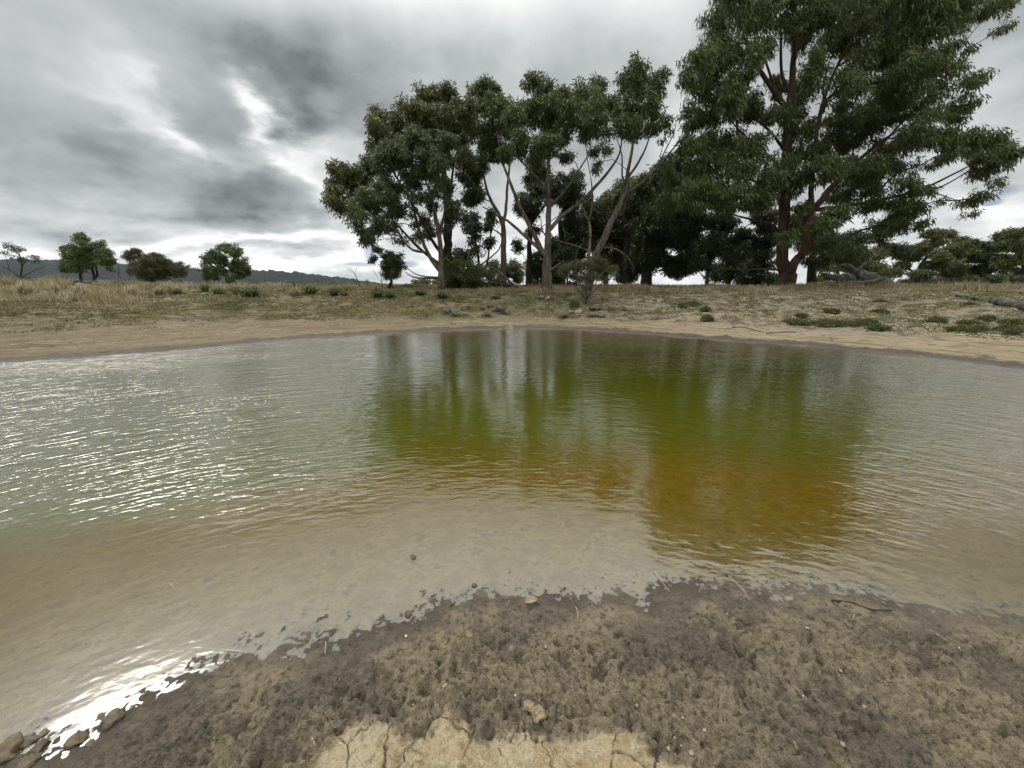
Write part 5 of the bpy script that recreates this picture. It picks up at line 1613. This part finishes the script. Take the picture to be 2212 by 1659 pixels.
limb_thing('fallen_limb', 'pale fallen limb leaning from the scrub down to the many-stemmed gum', 'fallen branch', 26.5, C3,
           [[(800, 660, .09), (720, 605, .085), (640, 535, .075), (560, 470, .06), (450, 430, .03)], [(640, 535, .04), (520, 480, .03), (400, 500, .015)], [(560, 590, .05), (430, 545, .045), (330, 520, .03), (250, 515, .01)], [(780, 655, .04), (640, 630, .035), (520, 640, .02)]], MAT['deadwood'], part='branch', first='limb')
DS = 'bare dead saplings left of the spreading gum'
limb_thing('dead_sapling', 'bent bare sapling standing right of the dark green tussock', 'dead sapling', 27, C2, [[(1158, 655, .035), (1130, 575, .03), (1100, 510, .022), (1060, 470, .014), (1005, 435, .005)], [(1100, 510, .014), (1112, 470, .008), (1110, 445, .003)], [(1060, 470, .008), (1030, 480, .005), (1005, 478, .003)], [(1085, 495, .008), (1060, 440, .004), (1030, 420, .002)]], MAT['bark_dark'], DS, 'twig', 'stem')
limb_thing('dead_sapling', 'straight bare sapling with fanning twigs against the wide green tussock', 'dead sapling', 27.5, C2, [[(1347, 655, .03), (1335, 570, .024), (1322, 480, .012), (1320, 430, .004)], [(1338, 590, .014), (1275, 500, .009), (1235, 445, .003)], [(1290, 520, .007), (1265, 470, .003)], [(1330, 530, .008), (1300, 470, .003)], [(1335, 570, .008), (1365, 510, .003)]], MAT['bark_dark'], DS, 'twig', 'stem')
limb_thing('dead_sapling', 'thin grey bare tree between the bushy tree and the low brown bush', 'dead sapling', 38, C1, [[(1040, 620, .05), (1032, 540, .04), (1035, 470, .03), (1012, 380, .008)], [(1034, 500, .02), (1070, 430, .012), (1100, 390, .004)], [(1036, 560, .018), (980, 470, .01), (950, 420, .004)], [(1035, 470, .012), (1045, 400, .006), (1035, 360, .003)]], MAT['deadwood'], DS, 'twig', 'stem')
limb_thing('dead_sapling', 'pale dead sapling with a forked top before the far right thicket', 'dead sapling', 48, T6, [[(1990, 1060, .10), (2005, 980, .09), (2022, 880, .07), (2018, 830, .02)], [(2020, 890, .04), (2045, 850, .02)], [(2006, 920, .02), (1950, 905, .008)]], MAT['bark_pale'], DS, 'twig', 'stem')
DB = 'dead branches lying in the straw at left'
limb_thing('dead_branch', 'dark dead branch arching out of the straw, under the bushy tree', 'dead branch', 23, C1, [[(640, 640, .04), (650, 570, .035), (760, 585, .03), (880, 605, .012)], [(760, 585, .02), (860, 575, .015), (960, 640, .006)], [(680, 575, .02), (600, 600, .012), (540, 660, .006)], [(900, 590, .012), (950, 610, .008), (1010, 620, .004)]], MAT['bark_dark'], DB, 'twig', 'limb')
limb_thing('dead_branch', 'low dead branch tangled in the straw, under the half-bare tree', 'dead branch', 24, C1, [[(20, 640, .04), (60, 550, .035), (180, 570, .025), (330, 560, .01)], [(180, 570, .02), (270, 600, .012), (380, 610, .005)], [(60, 550, .02), (0, 540, .012), (-60, 560, .006)], [(330, 600, .02), (400, 545, .015), (470, 545, .006)]], MAT['bark_dark'], DB, 'twig', 'limb')
limb_thing('dead_branch', 'dark dead stub with a crooked side branch beside the pale straw tuft', 'dead branch', 24, C2, [[(585, 670, .05), (575, 610, .045), (562, 565, .02)], [(582, 650, .03), (660, 640, .02), (760, 640, .015), (830, 670, .006)], [(575, 620, .02), (540, 610, .015), (515, 605, .006)]], MAT['bark_dark'], DB, 'twig', 'limb')

# wire fence along the far side of the crest
fp = [(C1, 1150, 640, 580, 31), (C1, 1595, 655, 570, 31), (C2, 330, 655, 600, 31.5), (C2, 780, 655, 605, 32), (C2, 1215, 655, 598, 32), (C2, 1610, 655, 598, 32.5), (C2, 1760, 655, 600, 33)]
root = None
tops = []
for T, x, yb, yt, Y in fp:
    u, v = conv(T, x, yb)
    b = at(u, v, Y)
    b[2] = gz(b[0], b[1])
    if root is None:
        root = thing('wire_fence', b, 'thin wire fence on dark steel posts along the paddock edge at left', 'fence')
        ro = b.copy()
    ht = at(*conv(T, x, yt), Y)[2]
    g = Geo()
    ht = max(ht, b[2] + .75)
    g.add(*tube(np.array([b - [0, 0, .2], b, (b + [b[0], b[1], ht]) / 2, [b[0], b[1], ht]]), np.array([.03, .03, .028, .026]), 6))
    g.obj('post', MAT['bark_dark'], root, ro)
    tops.append(np.array([b[0], b[1], ht]))
for k_ in (0.08, .38):
    g = Geo()
    for a, b in zip(tops[:-1], tops[1:]):
        g.add(*tube(np.array([a - [0, .035, k_], (a + b) / 2 - [0, .035, k_ + .03], b - [0, .035, k_]]), np.array([.004, .004, .004]), 4))
    g.obj('wire', MAT['deadwood'], root, ro)


# ------------------------------------------------------------------ the air
hz = np.array([(x, y, z) for x in (-7500, 7500) for y in (-7500, 7500) for z in (-14, 140)], float)
hf = np.array([(0, 1, 3, 2), (4, 6, 7, 5), (0, 4, 5, 1), (2, 3, 7, 6), (0, 2, 6, 4), (1, 5, 7, 3)])
hm, k = new_mat('haze')
pv = k.n.new('ShaderNodeVolumePrincipled')
pv.inputs['Color'].default_value = (.86, .92, 1.0, 1)
pv.inputs['Density'].default_value = .00005
k.l.new(pv.outputs[0], k.out.inputs['Volume'])
mesh('haze', hz, hf, hm, kind='stuff')
